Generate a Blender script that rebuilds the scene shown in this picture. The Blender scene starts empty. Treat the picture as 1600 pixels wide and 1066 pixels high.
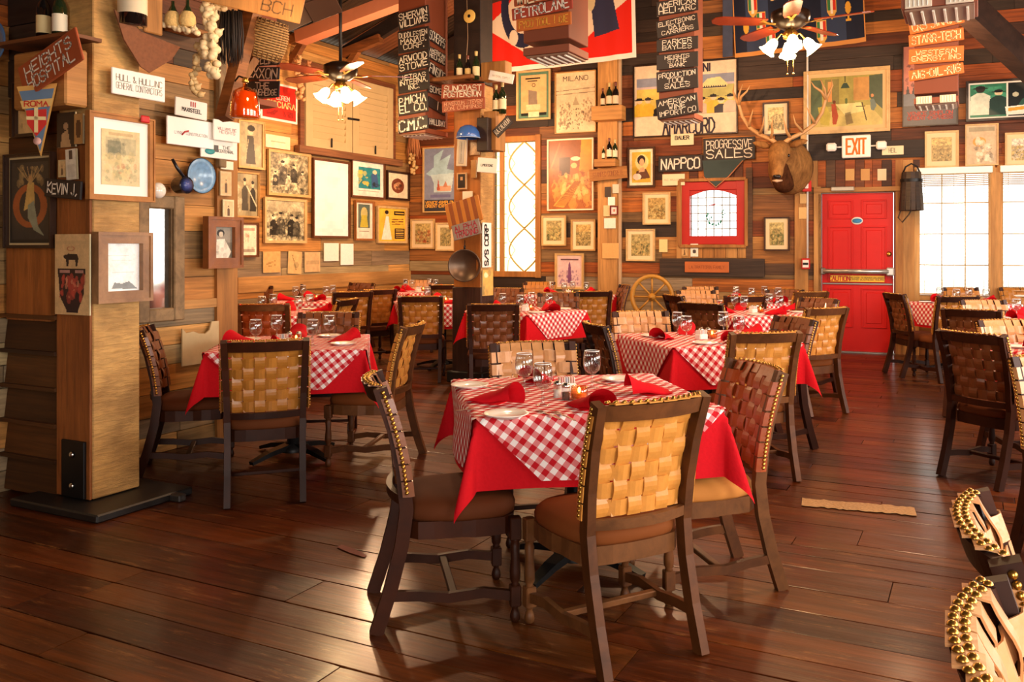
import bpy, bmesh, math, random
import numpy as np
from mathutils import Vector, Matrix, Euler
random.seed(7)
R = math.radians; PI = math.pi
S = bpy.context.scene; COL = S.collection
# ------------------------------------------------------------------ camera
F, CX, YH, HC, TH = 1350.0, 880.0, 386.0, 1.42, R(25.71)
CT, ST = math.cos(TH), math.sin(TH)
cam = bpy.data.cameras.new('camera'); camo = bpy.data.objects.new('camera', cam); COL.objects.link(camo)
cam.sensor_width = 36; cam.lens = 36 * F / 1600
cam.shift_x = (800 - CX) / 1600; cam.shift_y = (YH - 533) / 1600
cam.clip_start = .05; cam.clip_end = 200
camo.location = (0, 0, HC); camo.rotation_euler = (PI / 2, 0, TH)
S.camera = camo
# ------------------------------------------------------------------ world, exposure
S.view_settings.view_transform = 'Standard'; S.view_settings.look = 'None'
S.view_settings.gamma = 1; S.view_settings.exposure = 0.62
S.view_settings.use_curve_mapping = False
W = bpy.data.worlds.new('world'); S.world = W; W.use_nodes = True
wb = W.node_tree.nodes['Background']; wb.inputs[0].default_value = (1.0, .98, .94, 1); wb.inputs[1].default_value = 2.3
S.cycles.use_denoising = True
S.cycles.max_bounces = 7; S.cycles.diffuse_bounces = 4; S.cycles.transparent_max_bounces = 12
S.cycles.caustics_reflective = False; S.cycles.caustics_refractive = False
S.cycles.sample_clamp_indirect = 6

def W2(l, d, z=0.0):
    """room point from distance ahead of and beside the camera station"""
    return Vector((l * CT - d * ST, d * CT + l * ST, z))
def at_depth(x, y, d): return W2((x - CX) / F * d, d, HC + (YH - y) / F * d)
def at_z(x, y, z=0.0):
    d = F * (HC - z) / (y - YH); return W2((x - CX) / F * d, d, z)
def ray(x, y): return W2((x - CX) / F, 1.0, (YH - y) / F)

# area lights standing in the window openings of the side and rear walls, added warm fill points under the roof
def area(name, loc, rot, sx, sy, e, col):
    l = bpy.data.lights.new(name, 'AREA'); l.shape = 'RECTANGLE'; l.size = sx; l.size_y = sy; l.energy = e; l.color = col
    o = bpy.data.objects.new(name, l); COL.objects.link(o); o.location = loc; o.rotation_euler = rot; return o
XR, YR = 2.75, -2.6          # right wall and rear wall (both outside the frame)
WIN_R = [(0.0, 2.4), (3.4, 5.8), (6.8, 10.6)]
for y0, y1 in WIN_R:
    area('window_daylight', (XR + .02, (y0 + y1) / 2, 1.75), (0, R(90), 0), 1.9, y1 - y0, 85, (1, .93, .82))
for x0, x1, e_ in ((.2, 2.0, 105),):
    area('window_daylight', ((x0 + x1) / 2, YR + .02, 1.85), (R(90), 0, 0), x1 - x0, 2.0, e_, (1, .92, .82))
def lamp(p, e, col=(1, .60, .33), r=.08):
    l = bpy.data.lights.new('warm_point_light', 'POINT'); l.energy = e; l.color = col; l.shadow_soft_size = r
    o = bpy.data.objects.new('warm_point_light', l); COL.objects.link(o); o.location = p; return o
WARM_FILL = [(0.8, 5.2, 3.8, 270), (-6.5, 8.3, 2.9, 120), (-3.2, 9.3, 3.4, 100), (-3.2, 5.6, 3.4, 75), (-.6, 9.6, 3.5, 75), (-6.3, 10.4, 2.9, 75), (-3.4, 3.6, 2.6, 11)]

# ------------------------------------------------------------------ colour and materials
def lin(c):
    if isinstance(c, str): c = tuple(int(c[i:i + 2], 16) / 255 for i in (0, 2, 4))
    return tuple(((v + .055) / 1.055) ** 2.4 if v > .04045 else v / 12.92 for v in c[:3])
def newmat(name):
    m = bpy.data.materials.new(name); m.use_nodes = True; nt = m.node_tree
    return m, nt, nt.nodes['Principled BSDF']
MC = {}
def flat(c, rough=.5, metal=0.0, spec=.5, coat=0.0, emit=0.0, bump=0.0, var=.12, vs=9.0):
    key = (c if isinstance(c, str) else tuple(c), rough, metal, spec, coat, emit, bump, var, vs)
    if key in MC: return MC[key]
    m, nt, b = newmat('paint_' + (c if isinstance(c, str) else 'mix'))
    N = nt.nodes; L = nt.links; col = lin(c)
    b.inputs['Roughness'].default_value = rough; b.inputs['Metallic'].default_value = metal
    b.inputs['Specular IOR Level'].default_value = spec; b.inputs['Coat Weight'].default_value = coat
    tc = N.new('ShaderNodeTexCoord'); n = N.new('ShaderNodeTexNoise'); n.inputs['Scale'].default_value = vs; n.inputs['Detail'].default_value = 4
    L.new(tc.outputs['Object'], n.inputs['Vector'])
    mx = N.new('ShaderNodeMix'); mx.data_type = 'RGBA'
    mx.inputs[6].default_value = (*[v * (1 - var) for v in col], 1); mx.inputs[7].default_value = (*[min(1, v * (1 + var)) for v in col], 1)
    L.new(n.outputs['Fac'], mx.inputs[0]); L.new(mx.outputs[2], b.inputs['Base Color'])
    if emit: L.new(mx.outputs[2], b.inputs['Emission Color']); b.inputs['Emission Strength'].default_value = emit
    if bump:
        bp = N.new('ShaderNodeBump'); bp.inputs['Strength'].default_value = bump; bp.inputs['Distance'].default_value = .01
        L.new(n.outputs['Fac'], bp.inputs['Height']); L.new(bp.outputs['Normal'], b.inputs['Normal'])
    MC[key] = m; return m
def wood(name, cols, grain=(1.3, 1.3, 34), rough=.6, bump=.35, by='object', dark=.45, spec=.4, coat=0.0, knots=True, const=True):
    m, nt, b = newmat(name); N = nt.nodes; L = nt.links
    b.inputs['Roughness'].default_value = rough; b.inputs['Specular IOR Level'].default_value = spec; b.inputs['Coat Weight'].default_value = coat
    b.inputs['Coat Roughness'].default_value = .12
    g = N.new('ShaderNodeNewGeometry')
    if by == 'island': rnd = g.outputs['Random Per Island']
    else: rnd = N.new('ShaderNodeObjectInfo').outputs['Random']
    mul = N.new('ShaderNodeMath'); mul.operation = 'MULTIPLY'; mul.inputs[1].default_value = 57; L.new(rnd, mul.inputs[0])
    mp = N.new('ShaderNodeVectorMath'); mp.operation = 'MULTIPLY'; mp.inputs[1].default_value = grain; L.new(g.outputs['Position'], mp.inputs[0])
    ad = N.new('ShaderNodeVectorMath'); ad.operation = 'ADD'; L.new(mp.outputs[0], ad.inputs[0]); L.new(mul.outputs[0], ad.inputs[1])
    n = N.new('ShaderNodeTexNoise'); n.inputs['Scale'].default_value = 1; n.inputs['Detail'].default_value = 7; n.inputs['Roughness'].default_value = .65
    n.inputs['Distortion'].default_value = .6
    L.new(ad.outputs[0], n.inputs['Vector'])
    cr = N.new('ShaderNodeValToRGB'); cr.color_ramp.interpolation = 'CONSTANT' if const else 'LINEAR'
    e = cr.color_ramp.elements
    while len(e) < len(cols): e.new(.5)
    for i, c in enumerate(cols):
        e[i].position = i / len(cols); e[i].color = (*lin(c), 1)
    L.new(rnd, cr.inputs[0])
    gr = N.new('ShaderNodeValToRGB'); gr.color_ramp.elements[0].position = .36; gr.color_ramp.elements[1].position = .62
    gr.color_ramp.elements[0].color = (1 - dark,) * 3 + (1,); gr.color_ramp.elements[1].color = (1.0, 1.0, 1.0, 1)
    L.new(n.outputs['Fac'], gr.inputs[0])
    mx = N.new('ShaderNodeMix'); mx.data_type = 'RGBA'; mx.blend_type = 'MULTIPLY'; mx.inputs[0].default_value = 1
    L.new(cr.outputs[0], mx.inputs[6]); L.new(gr.outputs[0], mx.inputs[7]); last = mx.outputs[2]
    # broad weathering stains
    n2 = N.new('ShaderNodeTexNoise'); n2.inputs['Scale'].default_value = 1.1; n2.inputs['Detail'].default_value = 5
    v2 = N.new('ShaderNodeVectorMath'); v2.operation = 'MULTIPLY'; v2.inputs[1].default_value = tuple(1.0 if q < 5 else 4.0 for q in grain)
    L.new(g.outputs['Position'], v2.inputs[0]); a2 = N.new('ShaderNodeVectorMath'); a2.operation = 'ADD'; L.new(v2.outputs[0], a2.inputs[0]); L.new(mul.outputs[0], a2.inputs[1])
    L.new(a2.outputs[0], n2.inputs['Vector'])
    r2 = N.new('ShaderNodeValToRGB'); r2.color_ramp.elements[0].position = .35; r2.color_ramp.elements[1].position = .6
    r2.color_ramp.elements[0].color = (.55, .5, .47, 1); r2.color_ramp.elements[1].color = (1, 1, 1, 1); L.new(n2.outputs['Fac'], r2.inputs[0])
    m2 = N.new('ShaderNodeMix'); m2.data_type = 'RGBA'; m2.blend_type = 'MULTIPLY'; m2.inputs[0].default_value = .75 if knots else .3
    L.new(last, m2.inputs[6]); L.new(r2.outputs[0], m2.inputs[7]); last = m2.outputs[2]
    L.new(last, b.inputs['Base Color'])
    bp = N.new('ShaderNodeBump'); bp.inputs['Strength'].default_value = bump; bp.inputs['Distance'].default_value = .008
    L.new(n.outputs['Fac'], bp.inputs['Height']); L.new(bp.outputs['Normal'], b.inputs['Normal'])
    return m
M = {}
HX, VZ, YL = (1.3, 1.3, 34), (26, 26, 1.6), (34, 1.3, 34)
M['wall_back'] = wood('reclaimed_red_brown_planks', ['94481a', 'b05c1e', '6d3616', 'bf6e28', '7c4422', '9a6434', '4c2814', 'c87e38', 'a8541e', '6a4a30'], dark=.55)
M['wall_honey'] = wood('reclaimed_honey_planks', ['dc9c50', 'e8ae62', 'cc8a42', 'b8915c', 'd89a52', 'a07c4c', 'eeb86c', 'c88e46'])
M['wall_back_low'] = wood('reclaimed_brown_honey_planks', ['b0743a', 'c0843f', '98602e', 'a88452', 'b87a3a', '8a6a42', 'c48a48'], dark=.5)
M['wall_low'] = wood('weathered_grey_planks', ['a89070', 'b79c74', '8e7a5e', 'c0a878', '9c8462'])
M['dark_board'] = wood('dark_weathered_boards', ['3a2a1e', '463428', '33261e', '50402e'], dark=.5)
M['shingle'] = wood('dark_brown_lapped_boards', ['53300f', '633a16', '472812', '6c421a'])
M['post'] = wood('rough_sawn_post', ['dcb070', 'd6a662'], grain=(9, 9, 60), bump=.9, dark=.3)
M['post_v'] = wood('rough_post_shade_tone', ['b06a30', 'a8622c'], grain=(30, 30, 3), bump=.5, dark=.4)
M['beam'] = wood('roof_timber', ['8a5228', '7a4824', '9a6030'], grain=(2, 2, 20), dark=.5)
M['beam_dark'] = wood('dark_roof_timber', ['2c1c14', '36231a', '251812'], grain=(2, 12, 12))
M['trimwood'] = wood('honey_trim_boards', ['c08848', 'b47a3c', 'cc9654'], grain=VZ, dark=.3)
M['trimh'] = wood('honey_rail_boards', ['c08848', 'b47a3c', 'cc9654'], grain=HX, dark=.3)
M['greyframe'] = wood('weathered_window_casing', ['a68a64', '9a7e58'], grain=(12, 12, 12), dark=.4)
M['pframe'] = wood('picture_frame_wood', ['8a5228', 'a86a34', '6a3c1c', 'b8793c'], grain=(14, 14, 14), dark=.25, rough=.4, knots=False)
M['pdark'] = wood('dark_picture_frame', ['3a2214', '2c1a10', '4a2c18'], grain=(14, 14, 14), dark=.25, rough=.35, knots=False)
M['pgold'] = wood('pale_gilt_frame', ['d8b070', 'c89c5c', 'e0bc80'], grain=(14, 14, 14), dark=.2, rough=.4, knots=False)
M['chairwood'] = wood('dark_stained_chair_wood', ['3a1a0a', '331507', '401c0a'], grain=(9, 9, 9), rough=.45, bump=.12, dark=.35, spec=.25, coat=.0, knots=False)
M['chairwood2'] = wood('worn_brown_chair_wood', ['6a3e1e', '603618', '744826'], grain=(9, 9, 9), rough=.45, bump=.12, dark=.4, spec=.28, coat=.0, knots=False)
FLC = ['5a2608', '662f0a', '481b06', '74390d', '5e2808', '3c1505', '6a350d']
def floor_mat(name, by):
    m = wood(name, FLC, grain=(1.1, 30, 1), rough=.3, bump=.25, by=by, dark=.55, spec=.2, coat=.42, const=False)
    nt = m.node_tree; N = nt.nodes; L = nt.links; b = N['Principled BSDF']
    b.inputs['Coat Roughness'].default_value = .2
    g = N.new('ShaderNodeNewGeometry'); n = N.new('ShaderNodeTexNoise'); n.inputs['Scale'].default_value = 2.3; n.inputs['Detail'].default_value = 9; n.inputs['Roughness'].default_value = .75
    v = N.new('ShaderNodeVectorMath'); v.operation = 'MULTIPLY'; v.inputs[1].default_value = (.8, 5, 1); L.new(g.outputs['Position'], v.inputs[0]); L.new(v.outputs[0], n.inputs['Vector'])
    r = N.new('ShaderNodeMapRange'); r.inputs[1].default_value = .35; r.inputs[2].default_value = .7; r.inputs[3].default_value = .35; r.inputs[4].default_value = .6
    L.new(n.outputs['Fac'], r.inputs[0]); L.new(r.outputs[0], b.inputs['Roughness'])
    # worn pale scuffs, strongest between the tables
    base = b.inputs['Base Color'].links[0].from_socket
    c = N.new('ShaderNodeValToRGB'); c.color_ramp.elements[0].position = .56; c.color_ramp.elements[1].position = .68
    n3 = N.new('ShaderNodeTexNoise'); n3.inputs['Scale'].default_value = 4.5; n3.inputs['Detail'].default_value = 10; n3.inputs['Roughness'].default_value = .8
    v3 = N.new('ShaderNodeVectorMath'); v3.operation = 'MULTIPLY'; v3.inputs[1].default_value = (.7, 4.5, 1); L.new(g.outputs['Position'], v3.inputs[0]); L.new(v3.outputs[0], n3.inputs['Vector'])
    L.new(n3.outputs['Fac'], c.inputs[0])
    mx = N.new('ShaderNodeMix'); mx.data_type = 'RGBA'; L.new(c.outputs[0], mx.inputs[0]); L.new(base, mx.inputs[6]); mx.inputs[7].default_value = (*lin('8a5a30'), 1)
    L.new(mx.outputs[2], b.inputs['Base Color'])
    return m
M['floor'] = floor_mat('glossy_dark_floorboards', 'object'); M['floor_far'] = floor_mat('glossy_dark_floorboards_far', 'island')
M['corr'] = flat('4a3a2e', rough=.45, metal=.6, var=.4, vs=3)
M['black'] = flat('141210', rough=.5); M['iron'] = flat('1e1d1e', rough=.4, metal=.6)
M['white'] = flat('efece2', rough=.5, var=.03); M['paper'] = flat('f2efe6', rough=.6, var=.03)
M['cream'] = flat('e8d8b0', rough=.6, var=.06); M['brass'] = flat('c89a48', rough=.28, metal=.95, var=.1)
M['chrome'] = flat('c8c8c4', rough=.2, metal=1, var=.03); M['steel'] = flat('9a9890', rough=.35, metal=.9)
M['ceramic'] = flat('f6f2e8', rough=.15, var=.02, coat=.4); M['napkin'] = flat('c81420', rough=.85, bump=.2, vs=60, spec=.1)
M['redcloth'] = flat('c81620', rough=.85, bump=.15, vs=80, spec=.1)
M['reddoor'] = flat('c81810', rough=.4, var=.08, spec=.3); M['redframe'] = flat('b01c14', rough=.45, var=.15)
M['duct'] = flat('7a3c22', rough=.6, var=.12, vs=3); M['sblack'] = flat('241c1a', rough=.6, var=.2, vs=14); M['srust'] = flat('a04a24', rough=.6, var=.15); M['sorange'] = flat('c86a26', rough=.6, var=.15)
M['lett'] = flat('efe6d4', rough=.6, var=.08); M['lettk'] = flat('201c1a', rough=.6, var=.05); M['lettr'] = flat('b01c1c', rough=.6); M['letty'] = flat('f0b040', rough=.6)
def leather(name, c, rough=.38):
    m = flat(c, rough=rough, var=.22, vs=26 if rough < .6 else 7, bump=.25, spec=.5 if rough < .6 else .12, coat=.1 if rough < .6 else 0); m.name = name; return m
LEA = {'tan': (leather('tan_leather', 'd08a3c'), leather('tan_suede', '78401c', .75)),  # one leather in different light, the difference put into per-chair tones
       'russet': (leather('russet_leather', 'a0481c'), leather('orange_suede', 'c07c3c', .75)),
       'brown': (leather('brown_leather', '74401f'), leather('brown_suede', '5a2e16', .75)),
       'pale': (leather('pale_tan_leather', 'c48c58'), leather('pale_brown_suede', '8a5230', .75)),
       'amber': (leather('amber_leather', 'b4742c'), leather('dark_brown_suede', '6a3a1e', .8))}
def check_mat():
    m, nt, b = newmat('red_white_gingham'); N = nt.nodes; L = nt.links
    uv = N.new('ShaderNodeUVMap'); uv.uv_map = 'UVMap'; sp = N.new('ShaderNodeSeparateXYZ'); L.new(uv.outputs[0], sp.inputs[0])
    st = []
    for i in (0, 1):
        a = N.new('ShaderNodeMath'); a.operation = 'MULTIPLY'; a.inputs[1].default_value = 1 / .048; L.new(sp.outputs[i], a.inputs[0])
        f = N.new('ShaderNodeMath'); f.operation = 'FRACT'; L.new(a.outputs[0], f.inputs[0])
        c = N.new('ShaderNodeMath'); c.operation = 'LESS_THAN'; c.inputs[1].default_value = .5; L.new(f.outputs[0], c.inputs[0]); st.append(c)
    s = N.new('ShaderNodeMath'); s.operation = 'ADD'; L.new(st[0].outputs[0], s.inputs[0]); L.new(st[1].outputs[0], s.inputs[1])
    d = N.new('ShaderNodeMath'); d.operation = 'MULTIPLY'; d.inputs[1].default_value = .5; L.new(s.outputs[0], d.inputs[0])
    cr = N.new('ShaderNodeValToRGB'); cr.color_ramp.interpolation = 'CONSTANT'; e = cr.color_ramp.elements; e.new(.5)
    e[0].position = 0; e[0].color = (*lin('f6efec'), 1); e[1].position = .3; e[1].color = (*lin('dc8686'), 1); e[2].position = .8; e[2].color = (*lin('be1c26'), 1)
    L.new(d.outputs[0], cr.inputs[0]); L.new(cr.outputs[0], b.inputs['Base Color'])
    b.inputs['Roughness'].default_value = .85; b.inputs['Specular IOR Level'].default_value = .1
    w = N.new('ShaderNodeTexNoise'); w.inputs['Scale'].default_value = 9; tc = N.new('ShaderNodeTexCoord'); L.new(tc.outputs['Object'], w.inputs['Vector'])
    bp = N.new('ShaderNodeBump'); bp.inputs['Strength'].default_value = .25; bp.inputs['Distance'].default_value = .02; L.new(w.outputs['Fac'], bp.inputs['Height']); L.new(bp.outputs['Normal'], b.inputs['Normal'])
    return m
M['check'] = check_mat()
def glass_mat(name, col=(1, 1, 1), ior=1.45, tint=1.0, rough=.02):
    m = bpy.data.materials.new(name); m.use_nodes = True; nt = m.node_tree; N = nt.nodes; L = nt.links; N.clear()
    o = N.new('ShaderNodeOutputMaterial'); t = N.new('ShaderNodeBsdfTransparent'); t.inputs[0].default_value = (*col, 1)
    g = N.new('ShaderNodeBsdfGlossy'); g.inputs['Roughness'].default_value = rough
    lw = N.new('ShaderNodeLayerWeight'); lw.inputs[0].default_value = .5; pw = N.new('ShaderNodeMath'); pw.operation = 'POWER'; pw.inputs[1].default_value = 2.5; L.new(lw.outputs['Facing'], pw.inputs[0])
    fr = N.new('ShaderNodeMath'); fr.operation = 'MULTIPLY_ADD'; fr.inputs[1].default_value = .8; fr.inputs[2].default_value = .09; L.new(pw.outputs[0], fr.inputs[0])
    mx = N.new('ShaderNodeMixShader'); L.new(fr.outputs[0], mx.inputs[0]); L.new(t.outputs[0], mx.inputs[1]); L.new(g.outputs[0], mx.inputs[2]); L.new(mx.outputs[0], o.inputs[0])
    return m
M['glass'] = glass_mat('clear_glass', (.93, .95, .95)); M['pane'] = glass_mat('window_glass', (.97, .98, .97)); M['amber'] = glass_mat('amber_glass', (1, .6, .25))
M['bottle'] = flat('1c2a14', rough=.08, coat=.6, var=.2); M['bottle_dark'] = flat('140f0e', rough=.08, coat=.6, var=.2)
def emis(name, col, s):
    m = bpy.data.materials.new(name); m.use_nodes = True; nt = m.node_tree; nt.nodes.clear()
    o = nt.nodes.new('ShaderNodeOutputMaterial'); e = nt.nodes.new('ShaderNodeEmission'); e.inputs[0].default_value = (*col, 1); e.inputs[1].default_value = s
    nt.links.new(e.outputs[0], o.inputs[0]); return m
M['shade'] = emis('lit_frosted_glass', (1, .72, .36), 9)
M['flame'] = emis('candle_flame', (1, .6, .2), 12)
def vcol_mat():
    m, nt, b = newmat('printed_paper'); a = nt.nodes.new('ShaderNodeVertexColor'); a.layer_name = 'Col'
    nt.links.new(a.outputs[0], b.inputs['Base Color']); b.inputs['Roughness'].default_value = .35; b.inputs['Specular IOR Level'].default_value = .35; return m
M['print'] = vcol_mat()

# ------------------------------------------------------------------ mesh builder
class MB:
    def __init__(s): s.v = []; s.f = []; s.sm = []
    def add(s, v, f, Mx=None, smooth=False):
        b = len(s.v)
        s.v += [tuple(Mx @ Vector(p)) if Mx is not None else tuple(p) for p in v]
        s.f += [tuple(b + i for i in q) for q in f]; s.sm += [smooth] * len(f); return s
    def box(s, c, d, Mx=None):
        x, y, z = (q / 2 for q in d)
        v = [(c[0] + i * x, c[1] + j * y, c[2] + k * z) for i in (-1, 1) for j in (-1, 1) for k in (-1, 1)]
        return s.add(v, [(0, 1, 3, 2), (4, 6, 7, 5), (0, 4, 5, 1), (2, 3, 7, 6), (0, 2, 6, 4), (1, 5, 7, 3)], Mx)
    def cbox(s, c, d, ch=.004, Mx=None):
        """box with chamfered edges"""
        bm = bmesh.new(); bmesh.ops.create_cube(bm, size=1)
        for q in bm.verts: q.co = Vector((q.co.x * d[0] + c[0], q.co.y * d[1] + c[1], q.co.z * d[2] + c[2]))
        bmesh.ops.bevel(bm, geom=bm.edges[:], offset=ch, segments=1, affect='EDGES')
        bm.verts.index_update(); s.add([tuple(q.co) for q in bm.verts], [tuple(w.index for w in f.verts) for f in bm.faces], Mx); bm.free(); return s
    def lathe(s, pr, n=16, Mx=None, cap=True, smooth=True):
        v = []; f = []
        for r, z in pr:
            for i in range(n): a = 2 * PI * i / n; v.append((r * math.cos(a), r * math.sin(a), z))
        for k in range(len(pr) - 1):
            for i in range(n): j = (i + 1) % n; f.append((k * n + i, k * n + j, (k + 1) * n + j, (k + 1) * n + i))
        if cap:
            f.append(tuple(range(n))[::-1]); f.append(tuple((len(pr) - 1) * n + i for i in range(n)))
        return s.add(v, f, Mx, smooth)
    def tube(s, pts, r, n=8, Mx=None, smooth=True, sq=None, up=None):
        """sweep; r a number or list; sq=(w,h) gives a rectangular section"""
        pts = [Vector(p) for p in pts]; m = len(pts)
        rr = r if isinstance(r, (list, tuple)) else [r] * m
        t0 = (pts[1] - pts[0]).normalized(); ref = Vector(up) if up else (Vector((0, 0, 1)) if abs(t0.z) < .9 else Vector((1, 0, 0)))
        v = []; f = []; k = 4 if sq else n
        for i, p in enumerate(pts):
            t = (pts[min(i + 1, m - 1)] - pts[max(i - 1, 0)]).normalized()
            a = t.cross(ref)
            if a.length < 1e-5: a = t.orthogonal()
            a.normalize(); b = a.cross(t).normalized()
            if not up: ref = b
            if sq:
                w, h = (sq[0] / 2 * rr[i], sq[1] / 2 * rr[i])
                for q, e in ((1, 1), (-1, 1), (-1, -1), (1, -1)): v.append(p + a * w * q + b * h * e)
            else:
                for j in range(n): g = 2 * PI * j / n; v.append(p + (a * math.cos(g) + b * math.sin(g)) * rr[i])
        for i in range(m - 1):
            for j in range(k): q = (j + 1) % k; f.append((i * k + j, i * k + q, (i + 1) * k + q, (i + 1) * k + j))
        f.append(tuple(range(k))[::-1]); f.append(tuple((m - 1) * k + j for j in range(k)))
        return s.add(v, f, Mx, smooth and not sq)
    def prism(s, poly, t, Mx=None, y0=0.0):
        """polygon in x,z; extruded along y from y0 to y0+t"""
        n = len(poly); v = [(x, y0, z) for x, z in poly] + [(x, y0 + t, z) for x, z in poly]
        f = [tuple(range(n)), tuple(range(n, 2 * n))[::-1]] + [(i, i + n, (i + 1) % n + n, (i + 1) % n) for i in range(n)]
        return s.add(v, f, Mx)
    def ball(s, c, r, n=10, m=6, sc=(1, 1, 1), Mx=None):
        v = [(c[0], c[1], c[2] - r * sc[2])]; f = []
        for i in range(1, m):
            p = -PI / 2 + PI * i / m
            for j in range(n): a = 2 * PI * j / n; v.append((c[0] + r * sc[0] * math.cos(p) * math.cos(a), c[1] + r * sc[1] * math.cos(p) * math.sin(a), c[2] + r * sc[2] * math.sin(p)))
        v.append((c[0], c[1], c[2] + r * sc[2])); top = len(v) - 1
        for j in range(n): f.append((0, 1 + (j + 1) % n, 1 + j)); f.append((top, 1 + (m - 2) * n + j, 1 + (m - 2) * n + (j + 1) % n))
        for i in range(m - 2):
            for j in range(n): q = (j + 1) % n; f.append((1 + i * n + j, 1 + i * n + q, 1 + (i + 1) * n + q, 1 + (i + 1) * n + j))
        return s.add(v, f, Mx, True)
    def mesh(s, name):
        me = bpy.data.meshes.new(name); me.from_pydata(s.v, [], s.f); me.polygons.foreach_set('use_smooth', s.sm)
        bm = bmesh.new(); bm.from_mesh(me); bmesh.ops.recalc_face_normals(bm, faces=bm.faces[:]); bm.to_mesh(me); bm.free()
        me.update(); return me
    def obj(s, name, mat, parent=None, loc=(0, 0, 0), rz=0.0):
        me = s.mesh(name); me.materials.append(mat); o = bpy.data.objects.new(name, me); COL.objects.link(o)
        o.location = loc; o.rotation_euler = (0, 0, rz)
        if parent is not None: o.parent = parent
        return o
def tag(o, label=None, cat=None, group=None, kind=None):
    if label: o['label'] = label
    if cat: o['category'] = cat
    if group: o['group'] = group
    if kind: o['kind'] = kind
    return o
def thing(name, label, cat, loc=(0, 0, 0), rz=0.0, group=None, rot=None):
    o = bpy.data.objects.new(name, None); COL.objects.link(o); o.empty_display_size = .1
    o.location = loc; o.rotation_euler = rot if rot is not None else (0, 0, rz); return tag(o, label, cat, group)
def copy_tree(o, parent=None):
    c = o.copy(); COL.objects.link(c); c.parent = parent
    for ch in (KIDS[o.name] if o.name in KIDS else list(o.children)): copy_tree(ch, c)
    return c
KIDS = {}
def kids(o):
    if o.name not in KIDS: KIDS[o.name] = list(o.children)
    for k in KIDS[o.name]: kids(k)

# ------------------------------------------------------------------ wall planes
class Plane:
    """vertical surface: o a point on it, u the direction that runs rightwards in view"""
    def __init__(s, o, u):
        s.o = Vector((o[0], o[1], 0)); s.u = Vector((u[0], u[1], 0)).normalized(); s.n = Vector((s.u.y, -s.u.x, 0)); s.rz = math.atan2(s.u.y, s.u.x)
    def hit(s, x, y, off=0.0):
        r = ray(x, y); c = Vector((0, 0, HC)); o = s.o + s.n * off
        t = (o - c).dot(s.n) / r.dot(s.n); p = c + r * t; return (p - o).dot(s.u), p.z, t
    def pt(s, a, z, off=0.0): p = s.o + s.u * a + s.n * off; return Vector((p.x, p.y, z))
    def rect(s, x0, x1, yc, hp, off=0.0):
        a0 = s.hit(x0, yc, off)[0]; a1 = s.hit(x1, yc, off)[0]; _, z, t = s.hit((x0 + x1) / 2, yc, off)
        return (a0 + a1) / 2, z, abs(a1 - a0), hp * t / F
u_b = W2(math.sin(R(68.5)), -math.cos(R(68.5)))
BACK = Plane(at_z(1340, 551), u_b)
XL, XN, YJ = -8.42, -5.09, 4.83      # far left wall, near left wall, where the room widens
LFAR = Plane((XL, 8), (0, 1)); LNEAR = Plane((XN, 3), (0, 1))
PX0, PX1, PY0, PY1 = -4.61, -4.323, 3.095, 3.40      # left post
QX0, QX1, QY0, QY1 = -4.995, -4.653, 7.70, 7.95      # middle post
PART = Plane((XN, PY0 + .03), (1, 0))
POST_F = Plane((PX0, PY0), (1, 0)); POST_S = Plane((PX1, PY0), (0, 1))
MID_F = Plane((QX0, QY0), (1, 0)); MID_S = Plane((QX1, QY0), (0, 1))

# ------------------------------------------------------------------ brush lettering
GL = {'A': '002640;1333', 'B': '000636454433;0333424130;3000', 'C': '4536160501103041', 'D': '00062644422000', 'E': '46060040;0333', 'F': '460600;0333', 'G': '4536160501103041;414323',
      'H': '0600;4640;0343', 'I': '2620', 'J': '3631201001', 'K': '0600;460340', 'L': '060040', 'M': '0006234640', 'N': '00064046', 'O': '160501103041453616', 'P': '0006364544330303'.replace('0303', '03'),
      'Q': '160501103041453616;2240', 'R': '00063645443303;2340', 'S': '453616050413334241301001', 'T': '0646;2620', 'U': '060110304146', 'V': '062046', 'W': '0610233046', 'X': '0046;0640',
      'Y': '062346;2320', 'Z': '06460040', '&': '4005162516'[:8] + '011042', '.': '1011', ',': '1100', '-': '1333', '!': '2622;2120', '|': '2620', '/': '0046', "'": '2624'}
WID = {'I': 2.2, '.': 1.6, ',': 1.6, "'": 2.2, '-': 3.4, '|': 2.2}
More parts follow.
